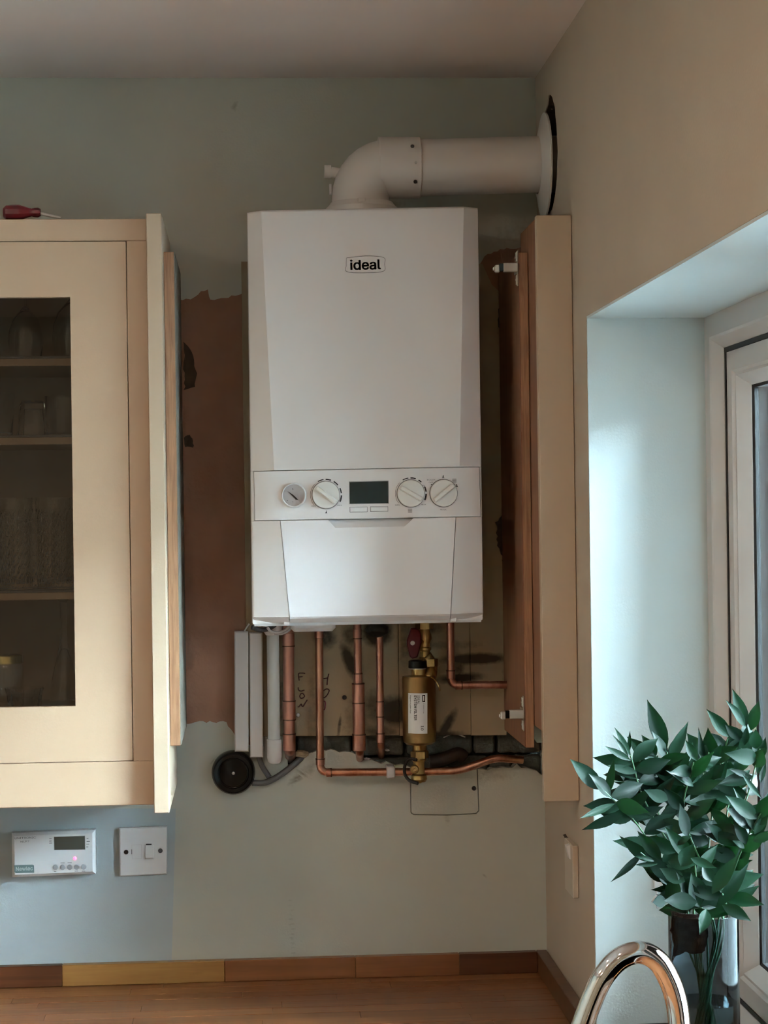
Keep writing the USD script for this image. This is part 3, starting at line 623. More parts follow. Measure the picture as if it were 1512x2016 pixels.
# badge
bd_px = [(682, 508), (720, 504), (755, 507), (757, 520), (755, 534), (720, 537), (683, 535), (681.5, 522)]
poly = Polygon(spline(np.array([bp(a, c_) for a, c_ in bd_px] + [bp(682, 508)]), 5)).buffer(0)
k = b.add('badge', on_y(poly, BY - .0010, .0016), 'enamel', label='badge plate reading ideal')
b.add('outline', on_y(poly.buffer(.0003).difference(poly.buffer(-.0004)), BY - .0013, .0012), 'print_grey', under=k)
q0, q1 = bp(687.6, 531), bp(748.5, 530)
b.add('lettering', cat(*[text('ideal', .0158, (q0[0] + e, q0[1]), BY - .0010, bold=True, rot=-1.0, width=q1[0] - q0[0] - .0008) for e in (0.0002, .0006)]), 'ink', under=k, label='black word ideal')
# gauge
def disc(px, py, prof, n=40, y=BY): return lathe(prof, n, (bp(px, py)[0], y, bp(px, py)[1]), 'y')
px, py = 578, 975; S = 3.435 / FPX
k = b.add('pressure_gauge', disc(px, py, [(.0175, -.002), (.0215, -.001), (.0215, .004), (.0195, .0055), (.0183, .005), (.0183, .0015), (.0175, .0015), (.0175, -.002)]), 'white_plastic', 35, label='round pressure gauge')
b.add('dial', disc(px, py, [(0, 0), (.0184, 0), (.0184, .0016), (0, .0016)]), 'gauge_face', under=k)
def mark(pts, y, w, m_, under, nm): b.add(nm, cat(*[on_y(LineString([bp(*a) for a in seg]).buffer(w, cap_style=2), y - .0004, .0005) for seg in pts]), m_, under=under)
b.add('needle', on_y(Polygon([bp(565.5, 966.5), bp(577, 974), bp(584, 980.5), bp(587.5, 984.5), bp(582.5, 984), bp(575.5, 977)]), BY - .0030, .0006), 'ink', under=k)
mark([[(576, 961), (576.6, 964.5)], [(565.5, 985), (566.5, 986)], [(575.8, 987.5), (576.8, 988.5)]], BY - .0016, .0006, 'print_grey', k, 'scale_mark')
b.add('lens', disc(px, py, [(0, .0062), (.006, .006), (.012, .0050), (.0186, .0036)]), 'lens_clear', True, under=k)
def arc(px, py, r, a0, a1, w, y=BY): return on_y(LineString([(bp(px, py)[0] + r * math.sin(math.radians(a)), bp(px, py)[1] + r * math.cos(math.radians(a))) for a in np.linspace(a0, a1, 9)]).buffer(w, cap_style=2), y - .0003, .0005)
def knob(px, py, ang, label):
    k = b.add('knob', disc(px, py, [(0, -.001), (.0232, -.001), (.0232, .007), (.0222, .0085), (0, .0088)], 48), 'knob_plastic', 35, label=label)
    o_ = bp(px, py); rg = bx(-.0215, .0215, -.0075, 0, -.0042, .0042, .0018); rg.apply_translation((0, BY - .0082, 0)); R = trimesh.transformations.rotation_matrix(math.radians(ang), [0, 1, 0]); rg.apply_transform(R); rg.apply_translation((o_[0], 0, o_[1]))
    b.add('grip', rg, 'knob_plastic', 20, under=k)
    b.add('base_ring', disc(px, py, [(.0232, -.0008), (.0241, -.0008), (.0241, .0006), (.0232, .0006), (.0232, -.0008)], 48), 'print_grey', under=k)
    return k
def dots(px, py, w, h, txt=None, hh=.0022): return text(txt, hh, bp(px, py), BY - .0002, depth=.0004, width=w)
def tapsym(px, py): return cat(on_y(Polygon([bp(px - 2.3, py + 2.5), bp(px + 2.3, py + 2.5), bp(px + .6, py - .5), bp(px + .5, py - 3), bp(px - .5, py - 3), bp(px - .6, py - .5)]), BY - .0003, .0005))
def radsym(px, py): return cat(*[on_y(sbox(*bp(px - 4, py + a + 1.1), *bp(px + 4, py + a)), BY - .0003, .0005) for a in (-3.4, -1.4, .6, 2.6)])
k1 = knob(641.5, 974.5, 38, 'hot water temperature knob'); k2 = knob(808.5, 971.5, 30, 'heating temperature knob'); k3 = knob(873, 971, -38, 'mode selector knob')
for (cx, cy, kk) in ((641.5, 974.5, 0), (808.5, 971.5, 1)):
    b.add('scale_mark', arc(cx, cy, .0262, -128, -45, .0003), 'print_grey')
    for a0, a1, w_ in ((-30, -8, .0008), (0, 20, .0010), (31, 52, .0010), (65, 84, .0011), (92, 116, .0013)):
        if kk and a0 == 31: a1 = 44
        b.add('scale_mark', arc(cx, cy, .0264, a0, a1, w_), 'ink')
for a, c_, w_, h_, tx in ((613, 997.5, .007, .002, 'MIN'), (664, 996, .0078, .002, 'MAX'), (778, 995.5, .007, .002, 'MIN'), (829.5, 994.5, .0078, .002, 'MAX'), (840.5, 946, .0135, .0022, 'BOILER'), (844, 951, .0075, .002, 'OFF'), (866.5, 1004.5, .0105, .002, 'MODE')):
    b.add('print', dots(a, c_, w_, h_, tx, h_), 'print_grey')
for a, c_ in ((642.3, 1008), (872.5, 938), (899.5, 956)): b.add('print', tapsym(a, c_), 'ink')
for a, c_ in ((807.3, 1005), (894.5, 946)): b.add('print', radsym(a, c_), 'print_grey')
for a, c_ in ((849.5, 953.8), (872, 943.4), (894, 953.2)): b.add('print', disc(a, c_, [(0, -.0003), (.0009, -.0003), (.0009, .0004), (0, .0004)], 10), 'ink')
b.add('print', arc(834, 957, .0017, 0, 359, .0003), 'print_grey')
# display and two buttons
dp = Polygon([bp(688.5, 949.5), bp(763.5, 947.8), bp(764, 990), bp(689, 991.2)])
k = b.add('display', on_y(dp.buffer(.0012, join_style=2), BY - .0002, .0006), 'print_grey', label='dark display window'); b.add('screen', on_y(dp, BY - .0006, .0010), 'lcd', under=k)
for a, c_ in (((689, 998.8), (723, 1007.5)), ((729.5, 998), (763.5, 1006.5))):
    q0, q1 = bp(*a), bp(*c_); k = b.add('push_button', bx(q0[0], q1[0], BY - .0016, BY + .001, q1[1], q0[1], .0007), 'white_plastic', label='white push button')
    b.add('outline', on_y(sbox(q0[0] - .0006, q1[1] - .0006, q1[0] + .0006, q0[1] + .0006).difference(sbox(q0[0], q1[1], q1[0], q0[1])), BY - .0004, .0006), 'print_grey', under=k)
# underside fittings
zb = bp(720, 1228)[1]
q0, q1 = P(572, 1226, y=-.20), P(661, 1243, y=-.20)
b.add('trap_housing', bx(q0[0], q1[0], -.20, -.10, q1[2], zb + .012, .006), 'white_plastic', 40, label='white moulded condensate trap under the casing')
for a, c_ in ((586, 1229), (597, 1229)): p_ = P(a, c_, y=-.2); b.add('clip', bx(p_[0] - .003, p_[0] + .003, -.2025, -.19, p_[2] - .002, p_[2] + .002, .0008), 'enamel')
for a, c_ in ((564, 1225), (893, 1219)): p_ = P(a, c_, y=-.268); b.add('flap_catch', bx(p_[0] - .0055, p_[0] + .0055, -.272, -.25, p_[2] - .005, p_[2] + .006, .0015), 'enamel')
b.add('underside_plate', on_y(Polygon([tuple(bp(500, tilt(500, 1222))), tuple(bp(952, tilt(952, 1222))), tuple(bp(951, tilt(951, 1231))), tuple(bp(501, tilt(501, 1231)))]), -.255, .235), 'white_plastic')
b.add('flue_turret', lathe([(0, 0), (.062, 0), (.063, .024), (.058, .029), (.0545, .034), (0, .034)], 36, (P(712, 405, y=-.15)[0], -.15, cor[0][1] - .0005)), 'flue_white', 35, label='round flue turret on top')
b.done()

# ================================================================== FLUE
fy = -.15; ax = P(709, 360, y=fy)[0]; fz = P(760, 330.5, y=fy)[2]; zb0 = cor[0][1] + .0338; R = .0505
t = Thing('flue_pipe', 'white boiler flue with elbow running through the right wall', 'flue')
xc = P(826, 330, y=fy)[0]
arcp = [(ax, fy, zb0 + .0), (ax, fy, zb0 + .004)] + [(ax + .054 * (1 - math.cos(a)), fy, fz - .054 + .054 * math.sin(a)) for a in np.linspace(0, math.pi / 2, 9)] + [(xc - .01, fy, fz)]
arcp = [q for i, q in enumerate(arcp) if i == 0 or q[2] > arcp[i - 1][2] - 1e-6 or q[0] > arcp[i - 1][0] + 1e-6]
k = t.add('elbow', tube(arcp, R, 40), 'flue_white', 40, label='rounded elbow')
m = lathe([(R - .004, 0), (.0535, 0), (.0535, .072), (.0528, .073), (R - .004, .073)], 40, (0, 0, 0)); v = m.vertices; m.vertices = np.stack([xc - .073 + v[:, 2], fy + v[:, 1], fz + v[:, 0]], 1); m.fix_normals()
t.add('collar', m, 'flue_white', 30, under=k)
for pxs, pys in ((812, 288), (818, 357)):
    q = P(pxs, pys, y=fy - .046); dz = q[2] - fz; a = math.asin(max(-1, min(1, dz / .0535))); c0 = np.array([q[0], fy - .0533 * math.cos(a), fz + .0533 * math.sin(a)])
    t.add('screw', tube([c0, c0 + np.array([0, -.0016 * math.cos(a), .0016 * math.sin(a)])], .0034, 12), 'dark_grey', under=k)
q = P(818.5, 329, y=fy - .05); t.add('screw', tube([(q[0], fy - .0533, fz), (q[0], fy - .0555, fz)], .0022, 10), 'nickel', under=k)
q = P(645, 338, y=fy); t.add('test_point', tube([(q[0] - .0055, fy, q[2]), (q[0] + .006, fy, q[2])], .0115, 20), 'flue_white', 30, label='capped sampling point'); t.add('test_point', tube([(q[0] + .006, fy, q[2] - .001), (q[0] + .03, fy, q[2] - .004)], .0095, 16), 'flue_white', 30)
q = P(652, 373, y=fy); t.add('seam_clip', bx(q[0] - .0035, q[0] + .001, fy - .006, fy + .006, q[2] - .009, q[2] + .009, .0008), 'white_plastic')
q = P(712, 399, y=fy - .055); t.add('lug', bx(q[0] - .007, q[0] + .007, fy - .0585, fy - .045, q[2] - .008, q[2] + .009, .0015), 'flue_white')
xe = .07
t.add('straight_pipe', tube([(xc - .02, fy, fz), (xc + .001, fy, fz - .0), (-.002, fy, fz + .006), (xe, fy, fz + .007)], .0495, 40), 'flue_white', 40)
m = lathe([(.0497, 0), (.0925, .0), (.0925, .003), (.070, .008), (.054, .013), (.0497, .013), (.0497, 0)], 48, (0, 0, 0)); v = m.vertices
tl = math.radians(4); m.vertices = np.stack([-.0065 - v[:, 2] - .0 * v[:, 0], HOLE_C[0] + .006 + v[:, 1], fz + .003 + v[:, 0]], 1); m.fix_normals()
t.add('wall_plate', m, 'flue_white', 35, label='white rubber wall seal plate'); t.done()
print('boiler built')

# ================================================================== PIPES
def pipe(name_label, cat_, pts, r, y, fittings=(), m='copper', bend=.02, extra=None):
    t = Thing('copper_pipe', name_label, cat_)
    W = [P(a, b_, y=yy if yy is not None else y) for a, b_, yy in [(q + (None,))[:3] for q in pts]]
    t.add('tube', tube(bent(W, bend), r, 20), m, True)
    for f in fittings:
        a, c_ = P(f[0], f[1], y=y), P(f[2], f[3], y=y); rr = f[4]
        k = t.add('fitting', tube([a, a + (c_ - a) * .03, a + (c_ - a) * .97, c_], [rr * .93, rr, rr, rr * .93], 20), 'copper', 40)
        for e in (0, 1):
            if f[5][e] == '1':
                e0 = a if e == 0 else c_; dr = (c_ - a) / np.linalg.norm(c_ - a); t.add('solder_joint', tube([e0 - dr * .0011, e0 + dr * .0011], rr * 1.035, 20), 'solder', under=k)
    if extra: extra(t)
    return t.done()
TOPR = 1222
pipe('thick leftmost copper pipe with several couplings beside the white waste pipe', 'pipe', [(567.5, TOPR), (569.5, 1470), (571, 1478, -.045), (572, 1492, .03)], .0102, -.05,
     [(567.5, 1246, 568, 1272, .0112, '01'), (569, 1380, 569.2, 1417, .0117, '11'), (569.3, 1445, 569.8, 1478, .0117, '10')], bend=.018)
def clip_(t):
    p_ = P(768, 1519, y=-.035)
pipe('long copper pipe turning right along the wall below the filter', 'pipe', [(628, TOPR), (630.5, 1521), (842, 1519.5), (905, 1517), (975, 1492), (1030, 1496)], .0072, -.035,
     [(628, 1236, 628.3, 1256, .0082, '00'), (630.3, 1494, 630.4, 1506, .0082, '10'), (642, 1521.4, 652, 1521, .0082, '01')], 'copper_bright', bend=.016)
pipe('middle copper pipe swelling into a thicker lower half', 'pipe', [(703.5, TOPR), (704.5, 1300), (706, 1400), (707, 1470), (708, 1480, -.045), (709, 1500, .03)], .0072, -.05,
     [(703.5, 1238, 703.6, 1257, .0082, '01'), (704.5, 1326, 705, 1345, .0082, '10'), (705.2, 1346, 706, 1384, .0112, '11'), (706, 1385, 706.8, 1446, .0112, '01'), (706.8, 1446, 707, 1478, .0122, '10')])
pipe('thin copper pipe between the thick pipe and the brass filter', 'pipe', [(747, 1236), (749, 1455), (750, 1468, -.045), (751, 1490, .03)], .0066, -.05,
     [(748, 1381, 748.5, 1411, .0073, '11'), (749, 1444, 749.4, 1462, .0076, '10')])
pipe('right hand copper pipe with an elbow running into the cupboard side', 'pipe', [(886.5, TOPR - 4), (888, 1349.5), (1000, 1348)], .0071, -.055,
     [(887.4, 1320, 887.6, 1336, .0081, '10'), (897, 1349.4, 909, 1349.2, .0081, '01')], bend=.016)
t = Thing('pipe_clip', 'pale plastic clip holding the horizontal copper pipe', 'clip'); p_ = P(769, 1519, y=-.035)
t.add('saddle', bx(p_[0] - .008, p_[0] + .008, -.0445, -.0005, p_[2] - .0115, p_[2] + .010, .002), 'gauge_face', 40); t.done()
t = Thing('pipe_insulation', 'dark rubbery pipe collar under the boiler above the thin pipe', 'collar'); p_ = P(743, 1240, y=-.05)
m = trimesh.creation.icosphere(3, 1.0); m.vertices = m.vertices * np.array([.021, .019, .013]) * (1 + .25 * (meshkit.noise(m.vertices * 2.3)[:, None] - .5)) + p_; t.add('foam', m, 'rubber', True); t.done()

# white waste pipe
t = Thing('waste_pipe', 'white plastic condensate pipe with a capped socket end', 'pipe'); y = -.05
t.add('tube', tube([P(537, 1238, y=y), P(540, 1475, y=y)], .0112, 24), 'pvc_white', True)
a, c_ = P(540, 1456, y=y), P(540.6, 1504, y=y); d_ = c_ - a
t.add('socket', tube([a - d_ * .02, a, a + d_ * .7, a + d_ * .9, a + d_ * .98, c_], [.0118, .0135, .0135, .012, .008, .002], 24), 'white_plastic', 50)
a = P(536.5, 1244, y=y); t.add('connector', tube([a + np.array([0, 0, .016]), a + np.array([0, 0, .002]), a - np.array([0, 0, .006])], [.018, .017, .0118], 24), 'white_plastic', 40); t.done()
# trunking
def trunk(x0, y0, x1, y1, xb, label):
    t = Thing('cable_trunking', label, 'trunking'); q0, q1, q2, q3 = [XZ([c_], -.035)[0] for c_ in ((x0, y0), (x1, y0), (x1 + xb, y1), (x0 + xb, y1))]
    t.add('channel', bevel_y(Polygon([q3, q2, q1, q0]), -.035, .034, .002), 'white_plastic', False); t.done()
trunk(461.5, 1243.5, 489, 1480, 0.5, 'left length of white mini trunking above the black disc')
trunk(490.8, 1246, 516.5, 1491, 1.8, 'right length of white mini trunking beside the waste pipe')
# black disc
p_ = P(459.5, 1523, y=-.03)
t = Thing('junction_cover', 'round black plastic cover on the wall below the trunking', 'cover')
t.add('dome', lathe([(0, .0005), (.0385, .0005), (.0398, .004), (.0392, .020), (.0365, .0265), (.034, .0275), (.0285, .0265), (.0272, .0282), (.0262, .0286), (.0250, .0282), (.0245, .0262), (0, .0262)], 56, (p_[0], 0, p_[2]), 'y'), 'black_plastic', 30)
t.add('screw', lathe([(0, 0), (.0030, 0), (.0028, .0014), (0, .0018)], 12, (p_[0], -.0262, p_[2]), 'y'), 'nickel', True); t.done()
# grey cables
def cable(label, pts, r, m='cable_grey', name='cable', cat_='cable'):
    t = Thing(name, label, cat_); t.add('sheath', tube(spline([P(a, b_, y=yy) for a, b_, yy in pts], 8), r, 10), m, True); t.done()
cable('thick grey cable running from the black disc up to the wall chase', [(496, 1541, -.012), (520, 1541, -.010), (545, 1530, -.009), (575, 1508, -.008), (600, 1484, .004)], .0056)
cable('dark grey cable dropping out of the right trunking', [(509, 1488, -.02), (516, 1508, -.012), (530, 1530, -.010)], .005)
cable('pale cable looping under the left end of the boiler', [(527, 1236, -.17), (533, 1243, -.16), (548, 1245, -.15), (562, 1240, -.15), (572, 1230, -.15)], .0024, 'gauge_face')
cable('second pale cable looping under the boiler', [(540, 1247, -.12), (553, 1248, -.12), (566, 1243, -.12), (575, 1234, -.12)], .0024, 'gauge_face')
cable('thin white wire between boiler and trunking', [(480, 1245, -.02), (484, 1238, -.02), (491, 1228, -.02)], .0016, 'white_plastic')
cable('black flat lead under the left end of the boiler', [(497, 1235, -.16), (512, 1240, -.15), (528, 1238, -.15), (541, 1230, -.16)], .0045, 'dark_grey')
cable('thin pale wire showing in the chase right of the filter', [(873, 1452, -.004), (885, 1447, -.006), (900, 1446, -.006), (916, 1451, -.004)], .0012, 'gauge_face')
t = Thing('pipe_lagging', 'dark brown foam pipe lagging lying in the chase behind the filter', 'lagging')
t.add('foam', tube(spline([P(845, 1500, y=-.005), P(875, 1493, y=-.006), P(902, 1484, y=-.006), P(914, 1492, y=-.002)], 8), [.012] * 24 + [.009], 14), 'dead_leaf', True); t.done()
# torn plaster crumbs round the pipe ends
def lump(label, px, py, y, s, seed, m):
    t = Thing('plaster_chip', label, 'plaster'); q = trimesh.creation.icosphere(2, 1.0); q.vertices = q.vertices * s * (1 + .7 * (meshkit.noise(q.vertices * 1.9 + seed)[:, None] - .5)) + P(px, py, y=y); t.add('chip', q, m); t.done()
lump('torn tan plaster chip beside the foot of the thick leftmost pipe', 594, 1484, -.004, np.array([.012, .004, .007]), 1, 'board_tan')
lump('small pale plaster chip at the foot of the middle pipe', 722, 1494, -.002, np.array([.006, .003, .0025]), 5, 'gauge_face')
lump('small pale plaster chip at the foot of the thin pipe', 762, 1477, -.002, np.array([.005, .003, .002]), 8, 'gauge_face')

# ================================================================== BRASS FILTER
y = -.075
t = Thing('system_filter', 'brass boiler system filter with silver white label and red valve', 'filter')
def pz(px, py): p_ = P(px, py, y=y); return p_
def col(parts, name, m, sm=35, label=None, under=None, n=40):
    """Lathed piece from (px, py, radius) rows down the filter's slightly leaning axis."""
    c0 = pz(parts[0][0], parts[0][1]); prof = [(0, 0)] + [(r, pz(a, b_)[2] - c0[2]) for a, b_, r in parts]; prof.append((0, prof[-1][1]))
    return t.add(name, lathe(prof[::-1] if prof[-1][1] < 0 else prof, n, (np.mean([pz(a, b_)[0] for a, b_, _ in parts]), y, c0[2])), m, sm, label, under)
body = col([(825, 1331, .0292), (825, 1336, .0302), (825.5, 1448, .0302), (826, 1460, .0290), (826, 1465, .024)], 'body', 'brass_body', 35, 'cylindrical brass body')
# label, bent round the body
def on_body(u, h, off):  # u = px across, h = py down -> point on the cylinder
    q = pz(u, h); xo = pz(825.3, h)[0]; s_ = max(-.98, min(.98, (q[0] - xo) / .0302)); a = math.asin(s_); rr = .0302 + off; return (xo + rr * math.sin(a), y - rr * math.cos(a), q[2])
def wrap(x0, x1, y0, y1, off):
    n = 10; rows = [[on_body(x0 + (x1 - x0) * i / n, py_, off) for i in range(n + 1)] for py_ in (y0, y1)]
    v = np.array(rows).reshape(-1, 3); f = []
    for i in range(n): f += [[i, i + n + 1, i + n + 2], [i, i + n + 2, i + 1]]
    return trimesh.Trimesh(v, f, process=False)
lb = t.add('label_sticker', wrap(802, 838.5, 1362, 1441, .0004), 'label_white', True, 'silver white sticker', body)
def wtext(s, px, py, h_, length, m, off=.0008, bold=False):
    """Lettering reading downwards, bent round the body; px = its baseline (left side), py = its start."""
    g_ = meshkit.text_mesh(s, 1.0, .05, bold); v = g_.vertices; L_ = v[:, 0].max() - v[:, 0].min(); o_ = []
    for a, b_, c_ in v: o_.append(on_body(px + b_ * h_, py + (a - v[:, 0].min()) / L_ * length, off + (.0002 if c_ > .02 else 0)))
    g_.vertices = np.array(o_); t.add('print', g_, m, False, None, body)
wtext('IDEAL', 819.3, 1366, 4.0, 17.5, 'print_grey', bold=True); wtext('SYSTEM FILTER', 813.2, 1366, 4.4, 49, 'ink', bold=True)
wtext('Magnetic system filter', 805.5, 1366, 2.0, 36, 'print_grey'); wtext('Heating', 830.5, 1382, 1.6, 19, 'print_grey'); wtext('10', 825.8, 1425, 5.0, 9.5, 'print_grey', bold=True)
t.add('print', wrap(828.5, 834, 1365, 1379, .0006), 'ink', True, 'small dark logo block', body); t.add('print', wrap(830, 832.2, 1367, 1377, .0009), 'label_white', True, None, body)
col([(823, 1311, .0130), (823, 1313, .0135), (823.4, 1328, .0125), (824, 1333, .020)], 'neck', 'brass')
col([(822, 1299, .0120), (822, 1301, .0165), (822.3, 1313.5, .0172), (822.6, 1315, .0165)], 'cap', 'black_plastic', 30, 'black vent cap')
col([(822.6, 1315, .0155), (822.6, 1317, .0155)], 'washer', 'nickel', 30)
xo = pz(838, 1250)[0]; yv = -.055
def vz(py): return P(838, py, y=yv)[2]
t.add('valve_nut', hexa(.0165, vz(1225) - vz(1238), (xo - .001, yv, (vz(1225) + vz(1238)) / 2)), 'brass', False, 'hexagonal brass nut')
vpx = [(1236, .009), (1240, .0085), (1246, .0105), (1250, .012), (1258, .0125), (1262, .0105), (1266, .0098), (1273, .0098), (1275, .0112), (1279, .0112), (1281, .0095), (1284, .009), (1293, .009), (1296, .012)]
t.add('valve_body', lathe([(0, vz(1296))] + [(r, vz(p_)) for p_, r in vpx[::-1]] + [(0, vz(1236))], 24, (xo, yv, 0)), 'brass', 35, 'ball valve body')
t.add('side_elbow', tube(bent([(xo, yv, vz(1292)), (xo + .006, yv, vz(1302)), (xo + .011, yv, vz(1318)), (xo + .004, y, pz(838, 1338)[2])], .01), .0125, 16), 'brass', True)
t.add('union_nut', hexa(.0150, .013, (xo + .008, yv - .003, vz(1304))), 'brass', False)
lv = [(809, 1237), (817, 1236), (826, 1240), (829, 1250), (830, 1266), (826, 1276), (822, 1294), (812, 1297), (807, 1293), (806, 1277), (801, 1270), (801, 1260), (806, 1252)]
k = t.add('lever', bevel_y(Polygon(XZ(lv, yv - .02)).convex_hull, yv - .022, .008, .002), 'lever_red', 30, 'red isolation lever')
q = P(812.3, 1266, y=yv - .022); t.add('screw', lathe([(0, 0), (.0042, 0), (.0040, .002), (.0018, .0026), (.0016, .0012), (0, .0012)], 16, (q[0], yv - .022, q[2]), 'y'), 'nickel', 35, None, k)
t.add('lever_stem', tube([(P(818, 1262, y=yv)[0], yv - .015, vz(1262)), (xo, yv, vz(1262))], .006, 12), 'brass', True)
# tag wire loop on the right shoulder
t.add('tag_ring', tube(spline([on_body(846, 1330, .0), P(858, 1341, y=y - .01), P(864, 1352, y=y - .012), P(866, 1360, y=y - .010)], 6), .0013, 8), 'gold', True)
# lower valve
xo2 = pz(826, 1480)[0]
col([(826, 1463, .0145), (826, 1467, .0130), (826.2, 1476, .0125), (826.3, 1479, .0145)], 'lower_neck', 'brass')
t.add('lower_nut', hexa(.0162, pz(826, 1479)[2] - pz(826, 1492)[2], (xo2, y, (pz(826, 1479)[2] + pz(826, 1492)[2]) / 2)), 'brass', False)
col([(826, 1492, .0128), (825.5, 1496, .0130), (825, 1500, .0105), (824.5, 1523, .0102), (824.3, 1526, .0140), (824, 1534, .0145), (823.8, 1539, .0115)], 'drain_valve', 'brass', 35, 'small drain cock')
q = pz(815, 1513); t.add('drain_spindle', lathe([(0, -.004), (.0078, -.004), (.0078, .006), (.0062, .008), (.0045, .0082), (.0042, .005), (.002, .005), (.002, .009), (0, .009)], 20, (q[0], y - .008, q[2]), 'y'), 'brass', 35)
col([(824, 1538, .0062), (824, 1541.5, .0055)], 'drain_plug', 'brass')
t.add('retaining_strap', tube(spline([pz(820, 1494) + [0, -.014, 0], pz(804, 1494) + [0, -.006, 0], pz(796.5, 1508) + [0, -.004, 0], pz(797, 1524) + [0, -.004, 0], pz(806, 1536) + [0, -.006, 0], pz(822, 1540.5) + [0, -.014, 0]], 8), .0029, 10), 'rubber', True, 'black retaining strap')
t.done()

# ================================================================== WALL CONTROLS
y = -.026
def wz(px, py, yy=y): return P(px, py, y=yy)
t = Thing('heating_programmer', 'white heating programmer with small display left of the fused switch', 'programmer')
a, c_ = wz(22.5, 1636), wz(187.5, 1725); tp = lambda px: -(px - 105) * .034      # tilt of the case edge in px
cpx = [(22.5, 1641), (187, 1634.5), (188, 1721), (23.5, 1728)]
t.add('case', bevel_y(Polygon(XZ([cpx[3], cpx[2], cpx[1], cpx[0]], y)), y, .0255, .005), 'white_plastic', 25)
r_ = Polygon(XZ([(107, 1648.2), (166.5, 1646.2), (167, 1671.8), (107.5, 1672.8)], y))
k = t.add('display', on_y(r_.buffer(.0008, join_style=2), y - .0003, .001), 'print_grey', label='olive display'); t.add('screen', on_y(r_, y - .0006, .001), 'lcd_olive', under=k)
for px in (109.5, 123.5, 137.3, 151, 164.8):
    q = wz(px, 1707.4 - (px - 109) * .015); k = t.add('push_button', lathe([(0, 0), (.0049, 0), (.0047, .0016), (.004, .0022), (0, .0024)], 20, (q[0], y, q[2]), 'y'), 'grey_plastic', 30)
q = wz(147.5, 1690); t.add('indicator_light', lathe([(0, 0), (.0033, 0), (.003, .0014), (.0016, .0024), (0, .0026)], 16, (q[0], y, q[2]), 'y'), 'led_red', True, 'lit red indicator')
bp_ = Polygon(XZ([(28, 1703.5), (30, 1703.3), (64.5, 1702.3), (67, 1704), (67.5, 1718), (31, 1719), (28.5, 1716)], y)); k = t.add('brand_plate', on_y(bp_, y - .0005, .001), 'brand_green', label='grey green plate reading Newlec')
q = wz(30.5, 1714.5); t.add('lettering', text('Newlec', .0068, (q[0], q[2]), y - .0004, bold=True, rot=-1.2, width=wz(65, 1710)[0] - q[0] - .001), 'brand_text', under=k)
for s_, px, py, h_, x2 in (('UNITRONIC', 28.5, 1652.3, .0034, 70), ('NLP7', 40, 1658.8, .0030, 57)):
    q = wz(px, py); t.add('lettering', text(s_, h_, (q[0], q[2]), y - .0002, rot=-1.2, width=wz(x2, py)[0] - q[0]), 'print_grey')
for px, py, n_ in ((97, 1652, 5), (97, 1656.5, 5), (97, 1660.5, 6), (170.5, 1651, 4), (170.5, 1657, 7), (170, 1662.5, 6), (170, 1668, 4), (119, 1699.5, 9), (133, 1699.2, 9), (106, 1716.5, 5), (147, 1715.5, 7), (161, 1715.5, 7)):
    q = wz(px, py); t.add('print', on_y(sbox(q[0], q[2], q[0] + n_ * .00085, q[2] + .0010), y - .0003, .0005), 'print_grey')
t.done()
y2 = -.010
t = Thing('fused_switch', 'white square fused spur switch plate beside the programmer', 'switch')
cp_ = [(234.3, 1630.5), (328.8, 1626.8), (329.2, 1721.5), (235.3, 1726)]
t.add('plate', bevel_y(Polygon(XZ(cp_[::-1], y2)), y2, .0095, .002), 'white_plastic', 25)
for px, py in ((248.3, 1677.7), (315.7, 1674.8)):
    q = P(px, py, y=y2); t.add('screw', lathe([(0, 0), (.0042, 0), (.0040, .0012), (.003, .0018), (0, .0018)], 16, (q[0], y2, q[2]), 'y'), 'dark_grey', 30)
r_ = Polygon(XZ([(259.5, 1663), (278.5, 1662.3), (278.5, 1690.5), (260, 1691.2)], y2)); k = t.add('fuse_carrier', on_y(r_.buffer(-.0004), y2 - .0008, .002), 'white_plastic', label='fuse drawer')
t.add('outline', on_y(r_.difference(r_.buffer(-.0004)), y2 - .0002, .001), 'gauge_face', under=k); q = P(259.3, 1677, y=y2); t.add('slot', bx(q[0] - .0004, q[0] + .0005, y2 - .0010, y2 + .001, q[2] - .0045, q[2] + .0045), 'dark_grey', under=k)
q0, q1 = P(285.5, 1662.5, y=y2), P(303, 1691, y=y2)
m = trimesh.Trimesh(*_hull([(q0[0], y2, q0[2]), (q1[0], y2, q0[2]), (q0[0], y2, q1[2]), (q1[0], y2, q1[2]), (q0[0] + .001, y2 - .0012, q0[2] - .001), (q1[0] - .001, y2 - .0012, q0[2] - .001), (q0[0] + .001, y2 - .006, q1[2] + .0035), (q1[0] - .001, y2 - .006, q1[2] + .0035), (q0[0] + .001, y2 - .003, q1[2] + .0005), (q1[0] - .001, y2 - .003, q1[2] + .0005)]), process=False)
k = t.add('rocker', m, 'white_plastic', 20, 'rocker switch'); qq = P(293, 1662.3, y=y2); t.add('indicator', bx(qq[0] - .005, qq[0] + .005, y2 - .0014, y2 + .001, qq[2] - .0012, qq[2] + .0012), 'ink', under=k); t.done()
# switch on the right wall
t = Thing('wall_switch', 'white switch plate on the right wall seen edge on below the filler panel', 'switch')
ya = P(1140, 1720, x=0.0)[1]; zt, zb_ = P(1140, 1672, x=-.005)[2], P(1140, 1775, x=-.005)[2]
t.add('plate', bx(-.0105, -.0006, ya, ya + .086, zb_, zt, .0012), 'beige_plastic', 25)
t.add('rocker', trimesh.Trimesh(*_hull([(-.0105, ya + .022, zt - .002), (-.0105, ya + .040, zt - .002), (-.0105, ya + .022, zt - .026), (-.0105, ya + .040, zt - .026), (-.0175, ya + .023, zt - .004), (-.0175, ya + .039, zt - .004), (-.0125, ya + .023, zt - .025), (-.0125, ya + .039, zt - .025)]), process=False), 'white_plastic', 20); t.done()
